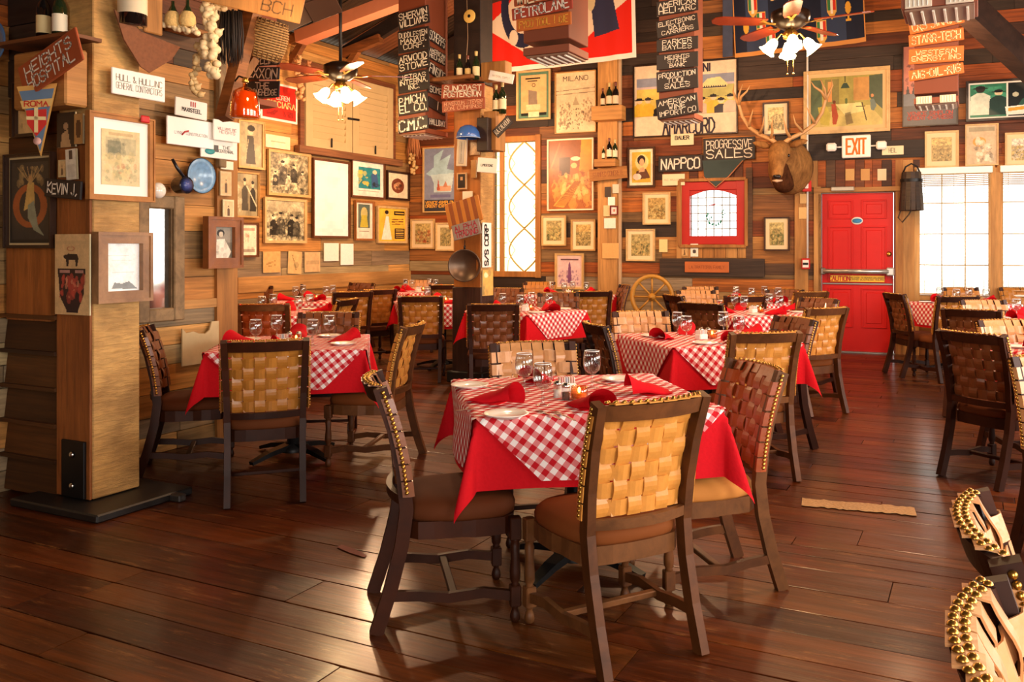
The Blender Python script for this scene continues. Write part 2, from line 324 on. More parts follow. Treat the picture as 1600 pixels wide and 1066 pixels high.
def lettering(lines, w, h, parent, mat, weight=.14, jit=.05, y=-.003, x0=0.0, z0=0.0, gap=.25, align='c', slant=0.0, name='lettering', upright=1.0):
    """strokes of lettering filling w x h around (x0,z0) on the local front (-Y) face"""
    rnd = random.Random(sum(map(ord, ''.join(lines)))); mb = MB()
    lh = h / (len(lines) * (1 + gap) - gap)
    mxw = max(sum(WID.get(c, 5.2) if c != ' ' else 3.2 for c in t) for t in lines)
    for li, t in enumerate(lines):
        tw = sum(WID.get(c, 5.2) if c != ' ' else 3.2 for c in t) - 1.2
        sx = min(w / max(tw, 1), lh / 6 * 1.35) ; sz = lh / 6
        cx = x0 - tw * sx / 2; zb = z0 + h / 2 - lh - li * lh * (1 + gap); wt = weight * min(lh, sx * 6.6)
        for c in t:
            if c == ' ': cx += 3.2 * sx; continue
            g = GL.get(c)
            if not g: cx += 5.2 * sx; continue
            dz = rnd.uniform(-jit, jit) * lh * 1.5; off = -1.4 if c == 'I' or c == '|' or c == "'" else (-.6 if c in '.,' else 0)
            for st in g.split(';'):
                ps = [(cx + (int(st[i]) + off + rnd.uniform(-jit, jit) * 4) * sx + slant * int(st[i + 1]) * sz, zb + dz + (int(st[i + 1]) + rnd.uniform(-jit, jit) * 4) * sz) for i in range(0, len(st) - 1, 2)]
                for a, b in zip(ps, ps[1:]):
                    d = Vector((b[0] - a[0], b[1] - a[1])); 
                    if d.length < 1e-6: continue
                    d.normalize(); n = Vector((-d.y, d.x)) * wt / 2; e = d * wt * .42
                    mb.add([(a[0] - e.x + n.x, y, a[1] - e.y + n.y), (a[0] - e.x - n.x, y, a[1] - e.y - n.y), (b[0] + e.x - n.x, y, b[1] + e.y - n.y), (b[0] + e.x + n.x, y, b[1] + e.y + n.y)], [(0, 1, 2, 3)])
            cx += WID.get(c, 5.2) * sx
    return mb.obj(name, mat, parent)
# ------------------------------------------------------------------ print painter
class Cv:
    def __init__(s, w, h, bg='d8c49a', noise=.04, seed=1):
        s.w, s.h = w, h; s.rg = np.random.RandomState(seed); s.a = np.tile(np.array(lin(bg)), (h, w, 1)).astype(float)
        s.a *= 1 + (s.rg.rand(h, w, 1) - .5) * 2 * noise
        s.X, s.Y = np.meshgrid((np.arange(w) + .5) / w, (np.arange(h) + .5) / h)      # 0..1, y downwards
    def put(s, m, c, t=1.0): s.a[m] = s.a[m] * (1 - t) + np.array(lin(c)) * t; return s
    def rect(s, x0, y0, x1, y1, c, t=1.0): return s.put((s.X >= x0) & (s.X < x1) & (s.Y >= y0) & (s.Y < y1), c, t)
    def ell(s, cx, cy, rx, ry, c, t=1.0, inner=0.0):
        q = ((s.X - cx) / rx) ** 2 + ((s.Y - cy) / ry) ** 2; return s.put((q < 1) & (q >= inner), c, t)
    def poly(s, pts, c, t=1.0):
        m = np.zeros((s.h, s.w), bool); n = len(pts)
        for i in range(n):
            (x1, y1), (x2, y2) = pts[i], pts[(i + 1) % n]
            if y1 == y2: continue
            cond = ((y1 > s.Y) != (y2 > s.Y)) & (s.X < (x2 - x1) * (s.Y - y1) / (y2 - y1) + x1); m ^= cond
        return s.put(m, c, t)
    def tex(s, amt=.35, base=6):
        t = np.zeros((s.h, s.w)); k = base; am = 1.0
        while k < max(s.w, s.h):
            g = s.rg.rand(int(k * s.h / max(s.w, s.h)) + 3, int(k * s.w / max(s.w, s.h)) + 3); y = s.Y * (g.shape[0] - 2); x = s.X * (g.shape[1] - 2); yi, xi = y.astype(int), x.astype(int); fy, fx_ = y - yi, x - xi
            t += am * ((g[yi, xi] * (1 - fx_) + g[yi, xi + 1] * fx_) * (1 - fy) + (g[yi + 1, xi] * (1 - fx_) + g[yi + 1, xi + 1] * fx_) * fy - .5); am *= .8; k *= 2
        s.a *= np.clip(1 + amt * t[..., None], .15, 1.8); return s
    def line(s, x0, y0, x1, y1, c, w=.01, t=1.0):
        dx, dy = x1 - x0, y1 - y0; L = max(dx * dx + dy * dy, 1e-9)
        k = np.clip(((s.X - x0) * dx + (s.Y - y0) * dy) / L, 0, 1); d = np.hypot(s.X - x0 - k * dx, s.Y - y0 - k * dy); return s.put(d < w, c, t)
    def blotch(s, c, n, size=.1, t=.6, box=(0, 0, 1, 1)):
        for _ in range(n):
            x = box[0] + s.rg.rand() * (box[2] - box[0]); y = box[1] + s.rg.rand() * (box[3] - box[1]); r = size * (.4 + s.rg.rand())
            s.ell(x, y, r, r * (.5 + s.rg.rand() * .8), c, t * (.5 + .5 * s.rg.rand()))
        return s
    def man(s, x, y, k, body='2a2622', head='c8b090', hat=None):
        s.poly([(x - .10 * k, y + .45 * k), (x - .09 * k, y + .12 * k), (x - .03 * k, y + .06 * k), (x + .03 * k, y + .06 * k), (x + .09 * k, y + .12 * k), (x + .11 * k, y + .45 * k)], body)
        s.ell(x, y, .042 * k, .055 * k, head); s.ell(x, y - .035 * k, .045 * k, .03 * k, hat or '1c1814')
        if hat: s.ell(x, y - .02 * k, .075 * k, .013 * k, hat)
        return s
    def obj(s, w, h, parent, y=-.001, name='print', x0=0, z0=0):
        W_, H_ = s.w, s.h; gx, gz = np.meshgrid(np.linspace(-w / 2, w / 2, W_ + 1) + x0, np.linspace(h / 2, -h / 2, H_ + 1) + z0)
        v = np.stack([gx.ravel(), np.full(gx.size, y), gz.ravel()], 1)
        i = np.arange(H_ * W_); r = i // W_; c = i % W_; b = r * (W_ + 1) + c
        f = np.stack([b, b + W_ + 1, b + W_ + 2, b + 1], 1)
        me = bpy.data.meshes.new(name); me.vertices.add(len(v)); me.vertices.foreach_set('co', v.ravel())
        me.loops.add(f.size); me.loops.foreach_set('vertex_index', f.ravel().astype('i')); me.polygons.add(len(f))
        me.polygons.foreach_set('loop_start', (np.arange(len(f)) * 4).astype('i')); me.update(calc_edges=True)
        ca = me.color_attributes.new('Col', 'FLOAT_COLOR', 'CORNER')
        col = np.ones((H_ * W_, 4)); col[:, :3] = np.clip(s.a.reshape(-1, 3), 0, 1); ca.data.foreach_set('color', np.repeat(col, 4, axis=0).ravel())
        me.materials.append(M['print']); o = bpy.data.objects.new(name, me); COL.objects.link(o); o.parent = parent; return o
# ------------------------------------------------------------------ room shell
UNIT = MB().cbox((0, 0, 0), (1, 1, 1), .02).mesh('plank')
UM = {}
def unit(mat):
    if mat.name not in UM: me = UNIT.copy(); me.materials.append(mat); UM[mat.name] = me
    return UM[mat.name]
def board(name, parent, loc, rz, size, mat, tilt=0.0):
    o = bpy.data.objects.new(name, unit(mat)); COL.objects.link(o); o.location = loc; o.rotation_euler = (0, tilt, rz); o.scale = size; o.parent = parent; return o
def struct(name, mb, mat, **k): return tag(mb.obj(name, mat, **k), kind='structure')
def wall_slab(name, P, a0, a1, z0, z1, holes, mat, back=.14, d0=.035):
    """masonry behind the planks, with the openings left out"""
    mb = MB(); xs = sorted({a0, a1, *[h[0] for h in holes], *[h[1] for h in holes]}); zs = sorted({z0, z1, *[h[2] for h in holes], *[h[3] for h in holes]})
    for i in range(len(xs) - 1):
        for k in range(len(zs) - 1):
            cx, cz = (xs[i] + xs[i + 1]) / 2, (zs[k] + zs[k + 1]) / 2
            if any(h[0] < cx < h[1] and h[2] < cz < h[3] for h in holes): continue
            if not (a0 <= cx <= a1 and z0 <= cz <= z1): continue
            c = P.pt(cx, cz, -d0 - back / 2)
            mb.box((0, 0, 0), (xs[i + 1] - xs[i], back, zs[k + 1] - zs[k]), Matrix.Translation(c) @ Matrix.Rotation(P.rz, 4, 'Z'))
    return struct(name, mb, mat)
def planks(parent, P, a0, a1, z0, z1, mats, holes=(), rh=(.13, .22), ln=(.7, 2.4), off=0.0, seed=1, maxn=290, thk=.03, gap=.004):
    rnd = random.Random(seed); z = z0; n = 0; rows = []
    cuts = sorted({h[2] for h in holes} | {h[3] for h in holes})
    while z < z1 - .02:
        h = rnd.uniform(*rh); nz = min(z + h, z1)
        for c in cuts:
            if z + .02 < c < nz + .05: nz = c; break
        if z1 - nz < .05: nz = z1
        rows.append((z, nz)); z = nz
    for z, nz in rows:
        zc = (z + nz) / 2; iv = [(a0, a1)]
        for h in holes:
            if h[2] < zc < h[3]: iv = [q for (s, e) in iv for q in ((s, min(e, h[0])), (max(s, h[1]), e)) if q[1] - q[0] > .03]
        for s, e in iv:
            x = s
            while x < e - .02:
                L_ = rnd.uniform(*ln); nx = x + L_
                if e - nx < .4: nx = e
                nx = min(nx, e); mt = mats(zc, rnd) if callable(mats) else mats
                t = thk + rnd.uniform(-.006, .008)
                board('plank', parent, P.pt((x + nx) / 2, zc, off - thk / 2 - rnd.uniform(.0, .006)), P.rz, (nx - x - gap, t, nz - z - gap), mt, tilt=0); x = nx; n += 1
    return n
def hole(P, x0, x1, y0, y1): 
    a0 = P.hit(x0, (y0 + y1) / 2)[0]; a1 = P.hit(x1, (y0 + y1) / 2)[0]; xc = (x0 + x1) / 2
    return (a0, a1, P.hit(xc, y1)[1], P.hit(xc, y0)[1])
# floor
YB_L = BACK.o.y + (XL - BACK.o.x) * BACK.u.y / BACK.u.x
struct('floor', MB().box((-3.1, 5.2, -.06), (12.3, 15.8, .06)), M['black'])
floor = bpy.data.objects['floor']
rnd = random.Random(5)
y = .75; far = MB()
while y < 12.75:
    w = rnd.choice((.12, .16, .2, .24)) if y < 5.4 else rnd.choice((.12, .14, .17))
    x = -9.0 + rnd.uniform(-1.5, 0)
    while x < 2.8:
        L_ = rnd.uniform(1.2, 3.2); xa, xb = max(x, -9.0 if y > 4.7 else -5.3), min(x + L_, 2.8)
        if xb - xa > .05:
            dz = rnd.uniform(-.0015, .0015)
            if y < 5.1: board('floorboard', floor, ((xa + xb) / 2, y + w / 2, -.014 + dz), 0, (xb - xa - .004, w - .005, .028), M['floor'])
            else: far.cbox(((xa + xb) / 2, y + w / 2, -.014 + dz), (xb - xa - .004, w - .005, .028), .0012)
        x += L_
    y += w
y = -2.6
while y < .75:
    x = -5.3
    while x < 2.8: L_ = 2.2; far.box((x + L_ / 2, y + .084, -.015), (L_ - .003, .164, .028)); x += L_
    y += .1675
tag(far.obj('floorboard', M['floor_far'], floor), kind='stuff')
# taped repair strip and a worn red patch on the boards
p = at_z(1340, 793); q0 = at_z(1252, 787); q1 = at_z(1430, 802); d = (q1 - q0)
mb = MB(); rnd = random.Random(3)
n = 30; up = [(-.5 + i / n, .5 * .15 + rnd.uniform(-.012, .012)) for i in range(n + 1)]; lo = [(.5 - i / n, -.5 * .15 + rnd.uniform(-.012, .012)) for i in range(n + 1)]
mb.prism([(a * d.length, b) for a, b in up + lo], .0015, Matrix.Rotation(PI / 2, 4, 'X'))
o = mb.obj('floor_tape', flat('b08a5c', rough=.45, var=.5, vs=60, bump=.8), None, (p.x, p.y, .0045), math.atan2(d.y, d.x)); tag(o, 'worn strip of tan tape stuck across the floorboards in the aisle', 'tape')
p = at_z(548, 862)
o = MB().prism([(-.1, -.018), (.0, -.026), (.11, -.012), (.12, .01), (.02, .02), (-.09, .016)], .001, Matrix.Rotation(PI / 2, 4, 'X')).obj('tape_scrap', flat('7a3a34', rough=.6, var=.3), None, (p.x, p.y, .0035), -.28)
tag(o, 'small dull red scrap of tape on the dark floor left of the front table', 'tape')

# back wall
H_lead = hole(BACK, 769, 838, 221, 425); H_red = hole(BACK, 1077, 1152, 296, 370); H_door = hole(BACK, 1283, 1397, 301, 551)
H_door = (H_door[0], H_door[1], 0, H_door[3])
w1 = hole(BACK, 1436, 1546, 268, 470); H_w1 = (w1[0], w1[1], .78, w1[3])
a2 = BACK.hit(1566, 350)[0]; H_w2 = (a2, a2 + (w1[1] - w1[0]), .78, w1[3])
aL = (XL - BACK.o.x) / BACK.u.x; aR = (XR - BACK.o.x) / BACK.u.x
HB = [H_lead, H_red, H_door, H_w1, H_w2]
wall_back = wall_slab('wall_back', BACK, aL - .2, aR + .2, 0, 6.6, HB, M['dark_board'])
def mback(z, r):
    if z > 3.2 and r.random() < .35: return M['dark_board']  # extra dark boards up high paint in the dimmer light there
    if z < 1.15 and r.random() < .35: return M['wall_low']
    if z < 2.5 and r.random() < (.75 if z < 1.9 else .4): return M['wall_back_low']
    return M['wall_back'] if r.random() < .93 else M['dark_board']
nb = planks(wall_back, BACK, aL, aR, 0, 5.3, mback, HB, rh=(.14, .24), ln=(1.0, 3.2), seed=11)
# far left wall
wall_left = wall_slab('wall_left', LFAR, -3.3, YB_L - 8 + .1, 0, 4.36, [], M['dark_board'])
nl = planks(wall_left, LFAR, YJ - 8, YB_L - 8, 0, 4.34, lambda z, r: M['wall_honey'] if z > 1.25 or r.random() < .6 else M['wall_low'], rh=(.14, .24), ln=(.9, 2.6), seed=21)
# near left wall with the weathered window
wall_near = wall_slab('wall_left', LNEAR, -5.8, YJ - 3, 0, 4.4, [], M['dark_board'])
def mnear(z, r):
    if z > 2.75: return M['dark_board'] if r.random() < .3 else M['wall_back']
    return M['wall_low'] if z < 1.05 and r.random() < .75 else M['wall_honey']
planks(wall_near, LNEAR, -1.2, YJ - 3, 0, 3.6, mnear, [], rh=(.12, .22), ln=(.5, 1.5), seed=31)
# return wall where the room widens
struct('wall_return', MB().box(((XL + XN) / 2 - .12, YJ - .09, 2.2), (XN - XL - .1, .12, 4.4)), M['wall_honey'])
# end board of the near wall, floor to lintel
a0 = LNEAR.hit(335, 300)[0]; a1 = LNEAR.hit(367, 300)[0]
board('plank', wall_near, LNEAR.pt((a0 + a1) / 2, 2.0, .014), LNEAR.rz, (a1 - a0, .03, 4.0), M['trimwood'])
# partition between the near wall and the square post: lapped boards below, planks above
wall_part = struct('wall_partition', MB().box(((XN + PX0) / 2, PY0 + .09, 1.9), (PX0 - XN, .06, 3.8)), M['dark_board'])
zt = PART.hit(60, 486)[1]
k = 0; z = 0.03
while z < zt - .05:
    h = .2; board('plank', wall_part, ((XN + PX0) / 2, PY0 + .035, z + h / 2), 0, (PX0 - XN, .026, h + .02), M['shingle']); wall_part.children[-1].rotation_euler = (R(-7), 0, 0)
    board('plank', wall_part, ((XN + PX0) / 2, PY0 + .01, z + h - .004), 0, (PX0 - XN + .01, .05, .022), M['shingle']); z += h
planks(wall_part, PART, .0, PX0 - XN, z, 3.6, lambda z, r: M['shingle'] if z < 2.35 else M['dark_board'], rh=(.16, .26), ln=(1, 2), seed=41)
# side and rear walls with window openings (outside the frame)
SIDE = Plane((XR, 0), (0, -1)); REAR = Plane((0, YR), (-1, 0))
hs = [(-y1, -y0, .8, 2.7) for y0, y1 in WIN_R]
wall_slab('wall_right', SIDE, -12.8, 2.7, 0, 6.6, hs, M['wall_back'], back=.12, d0=0)
hr = [(-x1, -x0, .8, 2.85) for x0, x1 in ((.2, 2.0),)]
wall_slab('wall_rear', REAR, -2.8, 5.4, 0, 6.6, hr, M['wall_back'], back=.12, d0=0)
# ceiling: corrugated sheets rising from the left wall, flat boards beyond
ceiling = struct('ceiling', MB().box((-.2, 5.0, 6.52), (6.4, 15.8, .06)).add([(-9.0, -2.8, 4.36), (-9.0, 13, 4.36), (-3.2, 13, 6.5), (-3.2, -2.8, 6.5), (-9.0, -2.8, 4.42), (-9.0, 13, 4.42), (-3.2, 13, 6.56), (-3.2, -2.8, 6.56)], [(0, 1, 2, 3), (4, 7, 6, 5), (0, 4, 5, 1), (1, 5, 6, 2), (2, 6, 7, 3), (3, 7, 4, 0)]), M['beam_dark'])
sl = (6.5 - 4.36) / 5.8
for i in range(9):
    ya = 4.7 + i * .92; mb = MB(); n = 40; v = []; f = []
    for j in range(n + 1):
        yy = ya + .9 * j / n; dz = .012 * math.sin(j / n * 10 * 2 * PI)
        v += [(-8.9, yy, 4.335 + dz), (-3.3, yy, 4.335 + 5.6 * sl + dz)]
        if j: b = 2 * j; f.append((b - 2, b - 1, b + 1, b))
    mb.add(v, f, smooth=True).obj('roof_sheet', M['corr'] if i % 3 else flat('7a4a2c', rough=.6, metal=.3, var=.4, vs=3), ceiling)
for yy in (5.2, 6.9, 8.5, 10.1, 11.6):
    MB().tube([(XL, yy, 4.28), (-3.2, yy, 4.28 + 5.6 * sl)], 1, sq=(.09, .2)).obj('rafter', M['beam_dark'], ceiling)
# outlookers with diagonal braces on the far left wall
for x, yv in ((455, 63), (536, 84)):
    a, zz, t = LFAR.hit(x, yv); yy = 8 + a
    MB().tube([(XL, yy, zz), (-7.75, yy + .02, zz + .16)], 1, sq=(.1, .12)).obj('rafter', M['beam'], ceiling)
    MB().tube([(-8.8, yy, zz - .75), (-8.15, yy, zz + .02)], 1, sq=(.08, .09)).obj('brace', M['beam'], ceiling)
# big collar beam crossing under the roof, its lamplit lower face painted as a pink beam
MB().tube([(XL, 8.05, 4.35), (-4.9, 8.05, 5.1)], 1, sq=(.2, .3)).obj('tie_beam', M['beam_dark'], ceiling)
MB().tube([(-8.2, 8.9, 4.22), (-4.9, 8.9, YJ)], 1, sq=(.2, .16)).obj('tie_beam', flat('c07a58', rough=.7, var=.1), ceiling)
# dark diagonal brace, upper right
b0, b1 = at_depth(1508, 8, 8.9), at_depth(1625, 118, 9.4)
MB().tube([b0 + (b0 - b1) * .8, b1], 1, sq=(.2, .26)).obj('brace', M['beam_dark'], ceiling)

# ------------------------------------------------------------------ posts
pl = thing('square_post', 'rough sawn square timber post on a black base, left foreground', 'post', ((PX0 + PX1) / 2, (PY0 + PY1) / 2, 0))
tag(pl, kind='structure')
MB().cbox((0, .008, 2.0), (PX1 - PX0, PY1 - PY0 - .016, 3.9), .006).obj('shaft', M['post'], pl)
MB().cbox((0, -.146, 1.05), (PX1 - PX0 - .006, .014, 2.0), .004).obj('face_board', M['post_v'], pl)  # darker tone paints the shade on the post's front face
mb = MB().cbox((.04, 0, .022), (.72, .6, .044), .008); mb.obj('plinth', flat('1c1a19', rough=.45, var=.3), pl)
MB().cbox((.34, .17, .02), (.26, .05, .04), .006).obj('plinth_rail', flat('3a3430', rough=.45, var=.3), pl)
ip = MB().cbox((.02, -.162, .21), (.19, .018, .31), .004).obj('iron_plate', M['iron'], pl)
for z in (.12, .29): MB().lathe([(.0, 0), (.018, 0), (.018, .006), (.011, .012), (0, .014)], 10, Matrix.Translation((.02, -.172, z)) @ Matrix.Rotation(PI / 2, 4, 'X')).obj('bolt', M['chrome'], ip)
za = POST_F.hit(110, 172)[1]; zb = POST_F.hit(110, 84)[1]
MB().cbox((-.09, -.22, (za + zb) / 2), (.44, .13, zb - za), .01).obj('bracket_beam', M['trimh'], pl)
pm = thing('square_post', 'tall honey coloured timber post in the middle of the room', 'post', ((QX0 + QX1) / 2, (QY0 + QY1) / 2, 0)); tag(pm, kind='structure')
zc = MID_F.hit(730, 132)[1]
MB().cbox((0, 0, zc / 2), (QX1 - QX0 - .014, QY1 - QY0, zc), .006).obj('shaft', wood('honey_post_face', ['b8702e', 'b06828'], grain=VZ, dark=.2), pm)
MB().cbox((.165, 0, zc / 2), (.014, .246, zc - .02), .004).obj('face_board', M['post'], pm)  # paler tone paints the light on the post's right side
MB().cbox((0, 0, (zc + 5.6) / 2), (.33, .25, 5.6 - zc), .006).obj('upper_shaft', M['beam_dark'], pm)
MB().cbox((0, 0, .06), (.44, .36, .12), .01).obj('plinth', M['black'], pm)
MB().cbox((0, 0, .55), (.36, .27, .9), .01).obj('casing', wood('dark_post_casing', ['3a2214', '40261a'], grain=VZ), pm)
# shelf boxes on the right of the middle post
def wbox(P, x0, x1, y0, y1, dep, mat, name, off=0.0, parent=None):
    a, z, w, h = P.rect(x0, x1, (y0 + y1) / 2, y1 - y0, off); c = P.pt(a, z, off + dep / 2)
    mb = MB().cbox((0, 0, 0), (w, dep, h), min(.006, h / 6, w / 6)); o = mb.obj(name, mat, None, c, P.rz)
    if parent is not None: o.parent = parent; o.matrix_parent_inverse = Matrix.Translation(-Vector(parent.location))
    return o
wbox(MID_F, 754, 771, 186, 238, .12, M['beam_dark'], 'side_box', .0, pm)
wbox(MID_F, 771, 790, 178, 238, .2, M['trimwood'], 'side_shelf', -.16, pm)
wbox(MID_F, 762, 800, 100, 128, .14, M['trimwood'], 'side_shelf', -.1, pm)

# pilaster on the back wall between the posters
a, z, w, h = BACK.rect(938, 968, 300, 10)
pz = board('pilaster', wall_back, BACK.pt(a, 2.5, .06), BACK.rz, (w, .12, 5.0), M['trimwood']); 
board('pilaster_edge', wall_back, BACK.pt(a + w / 2 + .02, 2.5, .03), BACK.rz, (.035, .06, 5.0), flat('d8b488', rough=.6, var=.15, vs=4))
def vtrim(x0, x1, y0, y1, mat=None, off=.012, P=BACK, par=None, thk=.03, name='plank'):
    a, z, w, h = P.rect(x0, x1, (y0 + y1) / 2, y1 - y0); return board(name, par or wall_back, P.pt(a, z, off), P.rz, (w, thk, h), mat or M['trimwood'])
vtrim(1242, 1263, 248, 566); vtrim(1399, 1411, 250, 560, off=.02); vtrim(1272, 1283, 292, 556, off=.02); vtrim(1411, 1436, 262, 560)
vtrim(1548, 1565, 262, 560, off=.02); 
rr = random.Random(9); x = 1264
while x < 1436:
    w = rr.uniform(11, 17); vtrim(x, min(x + w, 1437), 250, 293, rr.choice((M['wall_back'], M['trimwood'], M['wall_back'])), off=.01 + rr.uniform(0, .006)); x += w + .6
vtrim(1272, 1408, 293, 300, M['trimh'], off=.03, thk=.05)
vtrim(1240, 1446, 222, 249, M['dark_board'], off=.02, thk=.04)
vtrim(1032, 1195, 404, 432, M['dark_board'], off=.02, thk=.04)
x = 1063
while x < 1158: vtrim(x, x + 17, 380, 403, off=.008, mat=M['trimwood']); x += 18
vtrim(1058, 1066, 280, 404, off=.02); vtrim(1166, 1176, 262, 404, off=.015, mat=M['wall_back'])
x = 1064
while x < 1170: vtrim(x, x + 13, 252, 283, off=.006, mat=M['wall_back']); x += 14
# the far left wall's pale skirting ledge boards
for x0, x1, y0, y1 in ((370, 640, 428, 450),):
    a, z, w, h = LFAR.rect(x0, x1, (y0 + y1) / 2, y1 - y0); board('plank', wall_left, LFAR.pt(a, z, .01), LFAR.rz, (w, .03, h), M['trimh'])
for x0, x1, y0, y1 in ((270, 336, 468, 482),):
    a, z, w, h = LNEAR.rect(x0, x1, (y0 + y1) / 2, y1 - y0); board('plank', wall_near, LNEAR.pt(a, z, .01), LNEAR.rz, (w, .03, h), M['trimh'])

# ------------------------------------------------------------------ windows
def window(name, P, H, mat, fw=.06, dep=.1, cols=1, rows=1, bar=.012, back=.07, barmat=None):
    a0, a1, z0, z1 = H; w, h = a1 - a0, z1 - z0; t = thing(name, None, None, P.pt((a0 + a1) / 2, (z0 + z1) / 2, 0), P.rz); tag(t, kind='structure')
    mb = MB()
    for sx in (-1, 1): mb.cbox((sx * (w / 2 + fw / 2 - .01), .02, 0), (fw, dep, h + 2 * fw), .006)
    for sz in (-1, 1): mb.cbox((0, .02, sz * (h / 2 + fw / 2 - .01)), (w, dep, fw), .006)
    mb.obj('window_frame', mat, t)
    for i in range(cols):
        for j in range(rows):
            MB().box((-w / 2 + w * (i + .5) / cols, back, -h / 2 + h * (j + .5) / rows), (w / cols - bar, .006, h / rows - bar)).obj('pane', M['pane'], t)
    for i in range(1, cols): MB().cbox((-w / 2 + w * i / cols, back, 0), (bar, .02, h), .002).obj('muntin', barmat or mat, t)
    for j in range(1, rows): MB().cbox((0, back, -h / 2 + h * j / rows), (w, .02, bar), .002).obj('muntin', barmat or mat, t)
    return t, w, h
wf = wood('window_timber', ['d8a866', 'cc9a58'], grain=VZ, dark=.25)
for i, H in enumerate((H_w1, H_w2)):
    t, w, h = window('window_%d' % (i + 1), BACK, H, wf, fw=.07, cols=3, rows=4, bar=.016, barmat=flat('c8a870'))
    bl = thing('venetian_blind', ('white venetian blind on the window beside the red door' if i == 0 else 'white venetian blind on the far right window'), 'blind', BACK.pt((H[0] + H[1]) / 2, (H[2] + H[3]) / 2, .05), BACK.rz)
    MB().cbox((0, 0, h / 2 + .01), (w + .06, .07, .085), .006).obj('head_rail', flat('fffdf4', rough=.4, var=.01), bl)
    mb = MB(); zz = h / 2 - .06
    ms = MB()
    for k in range(7): ms.box((0, -.0, zz + .02 - k * .024), (w - .02, .045, .011))
    tag(ms.obj('gathered_slat', flat('a88c5c', rough=.6), bl), kind='stuff')
    k = 0; z_ = zz - .17
    while z_ > -h / 2 + .03:
        mb.box((0, .02, z_), (w - .02, .045, .0022)); z_ -= .05
    tag(mb.obj('slat', flat('e8dcc0', rough=.5, var=.02), bl), kind='stuff')
    for s in (-.42, 0, .42): MB().tube([(s * w, .02, h / 2), (s * w, .02, -h / 2 + .03)], .003, 5).obj('cord', M['white'], bl)
    MB().cbox((0, .02, -h / 2 + .025), (w - .02, .05, .02), .004).obj('bottom_rail', M['white'], bl)
# tall leaded window: a narrow and a wide light with diamond and scroll cames
t, w, h = window('window_3', BACK, H_lead, wood('amber_window_casing', ['b87a3a'], grain=VZ, dark=.3), fw=.09, cols=1, rows=1)
for o_ in t.children:
    if o_.name.startswith('pane'): o_.data.materials[0] = glass_mat('antique_amber_glass', (1, .86, .62))
MB().cbox((-w / 2 + w * .2, .05, 0), (.07, .05, h), .004).obj('muntin', M['trimwood'], t)
ld = flat('b89c50', rough=.5)
def came(pts, par, r=.01): MB().tube([(p[0], .045, p[1]) for p in pts], r * 1.3, 5).obj('came', ld, par)
for (cx, hw) in ((w * .105 + w * .0 + w * .1, w * .38),):
    for sgn in (1, -1):
        for k in range(3):
            zc = -h / 2 + h * (k + .5) / 3; came([(cx + sgn * hw * math.sin(u * PI) * (.9 if 0 < u < 1 else 1), zc - h / 6 + h / 3 * u) for u in [i / 12 for i in range(13)]], t)
    for k in range(3):
        zc = -h / 2 + h * (k + .5) / 3
        for sgn in (1, -1): came([(cx + sgn * hw, zc - h / 6), (cx + sgn * hw * .95, zc - h / 12), (cx + sgn * hw * .55, zc), (cx + sgn * hw * .95, zc + h / 12), (cx + sgn * hw, zc + h / 6)], t, .004)
for k in range(1, 9):
    zz = -h / 2 + h * k / 9; came([(-w / 2 + w * .24, zz), (-w / 2 + w * .31, zz)], t, .004); came([(w / 2 - w * .08, zz), (w / 2, zz)], t, .004); came([(-w / 2, zz), (-w / 2 + w * .15, zz)], t, .003)
# red stained-glass window
t, w, h = window('window_4', BACK, H_red, M['redframe'], fw=.12, cols=6, rows=6, bar=.011, barmat=flat('7a6c48', rough=.4))
a, z, ww, hh = BACK.rect(1064, 1168, 331, 104)
mb = MB()
for s in (-1, 1): mb.cbox((s * (ww / 2), -.04, 0), (.045, .05, hh), .005); mb.cbox((0, -.04, s * hh / 2), (ww, .05, .045), .005)
mb.obj('casing', M['trimwood'], t)
mb = MB().prism([(-w / 2, h / 2 + .01)] + [(-w / 2 + w * i / 16, h / 2 - .10 + .09 * math.sin(PI * i / 16)) for i in range(17)] + [(w / 2, h / 2 + .01)], .02, None, -.01); mb.obj('arched_head', M['redframe'], t)
tg = flat('1a7a62', rough=.3, var=.2)
mb = MB(); rr = random.Random(2)
for i in range(26):
    an = PI * .9 + PI * 1.25 * i / 25; q = .125 + rr.uniform(-.02, .02)
    if rr.random() < .8: mb.box((q * math.cos(an) + .02, .05, -.03 + q * math.sin(an)), (rr.uniform(.01, .028), .012, rr.uniform(.01, .03)), Matrix.Rotation(rr.uniform(-.1, .1), 4, 'Y'))
for i in range(9): mb.box((rr.uniform(-.07, .1), .05, rr.uniform(-.12, -.03)), (.006, .012, rr.uniform(.02, .05)))
mb.obj('glass_wreath', tg, t); MB().prism([(-.07, .1), (.03, .125), (.02, .14), (-.06, .115)], .01, None, .05).obj('glass_streak', flat('a03a4a', rough=.3), t)
# weathered frame with an old mirror on the near left wall, giving back the bright windows opposite
a, z, w, h = LNEAR.rect(222, 262, 404, 158)
mr = thing('wall_mirror', 'narrow tall mirror in a weathered grey-brown casing on the left wall', 'mirror', LNEAR.pt(a, z, .01), LNEAR.rz)
mb = MB()
for s in (-1, 1): mb.cbox((s * (w / 2 + .04), -.03, 0), (.09, .07, h + .17), .008); mb.cbox((0, -.03, s * (h / 2 + .04)), (w, .06, .09), .008)
for s in (-1, 1): mb.cbox((s * (w / 2 + .0), -.015, 0), (.02, .05, h + .02), .004)
mb.obj('frame', M['greyframe'], mr)
MB().box((0, -.008, 0), (w, .006, h)).obj('mirror_glass', flat('d8dad6', rough=.06, metal=1.0, var=.05, vs=6), mr)
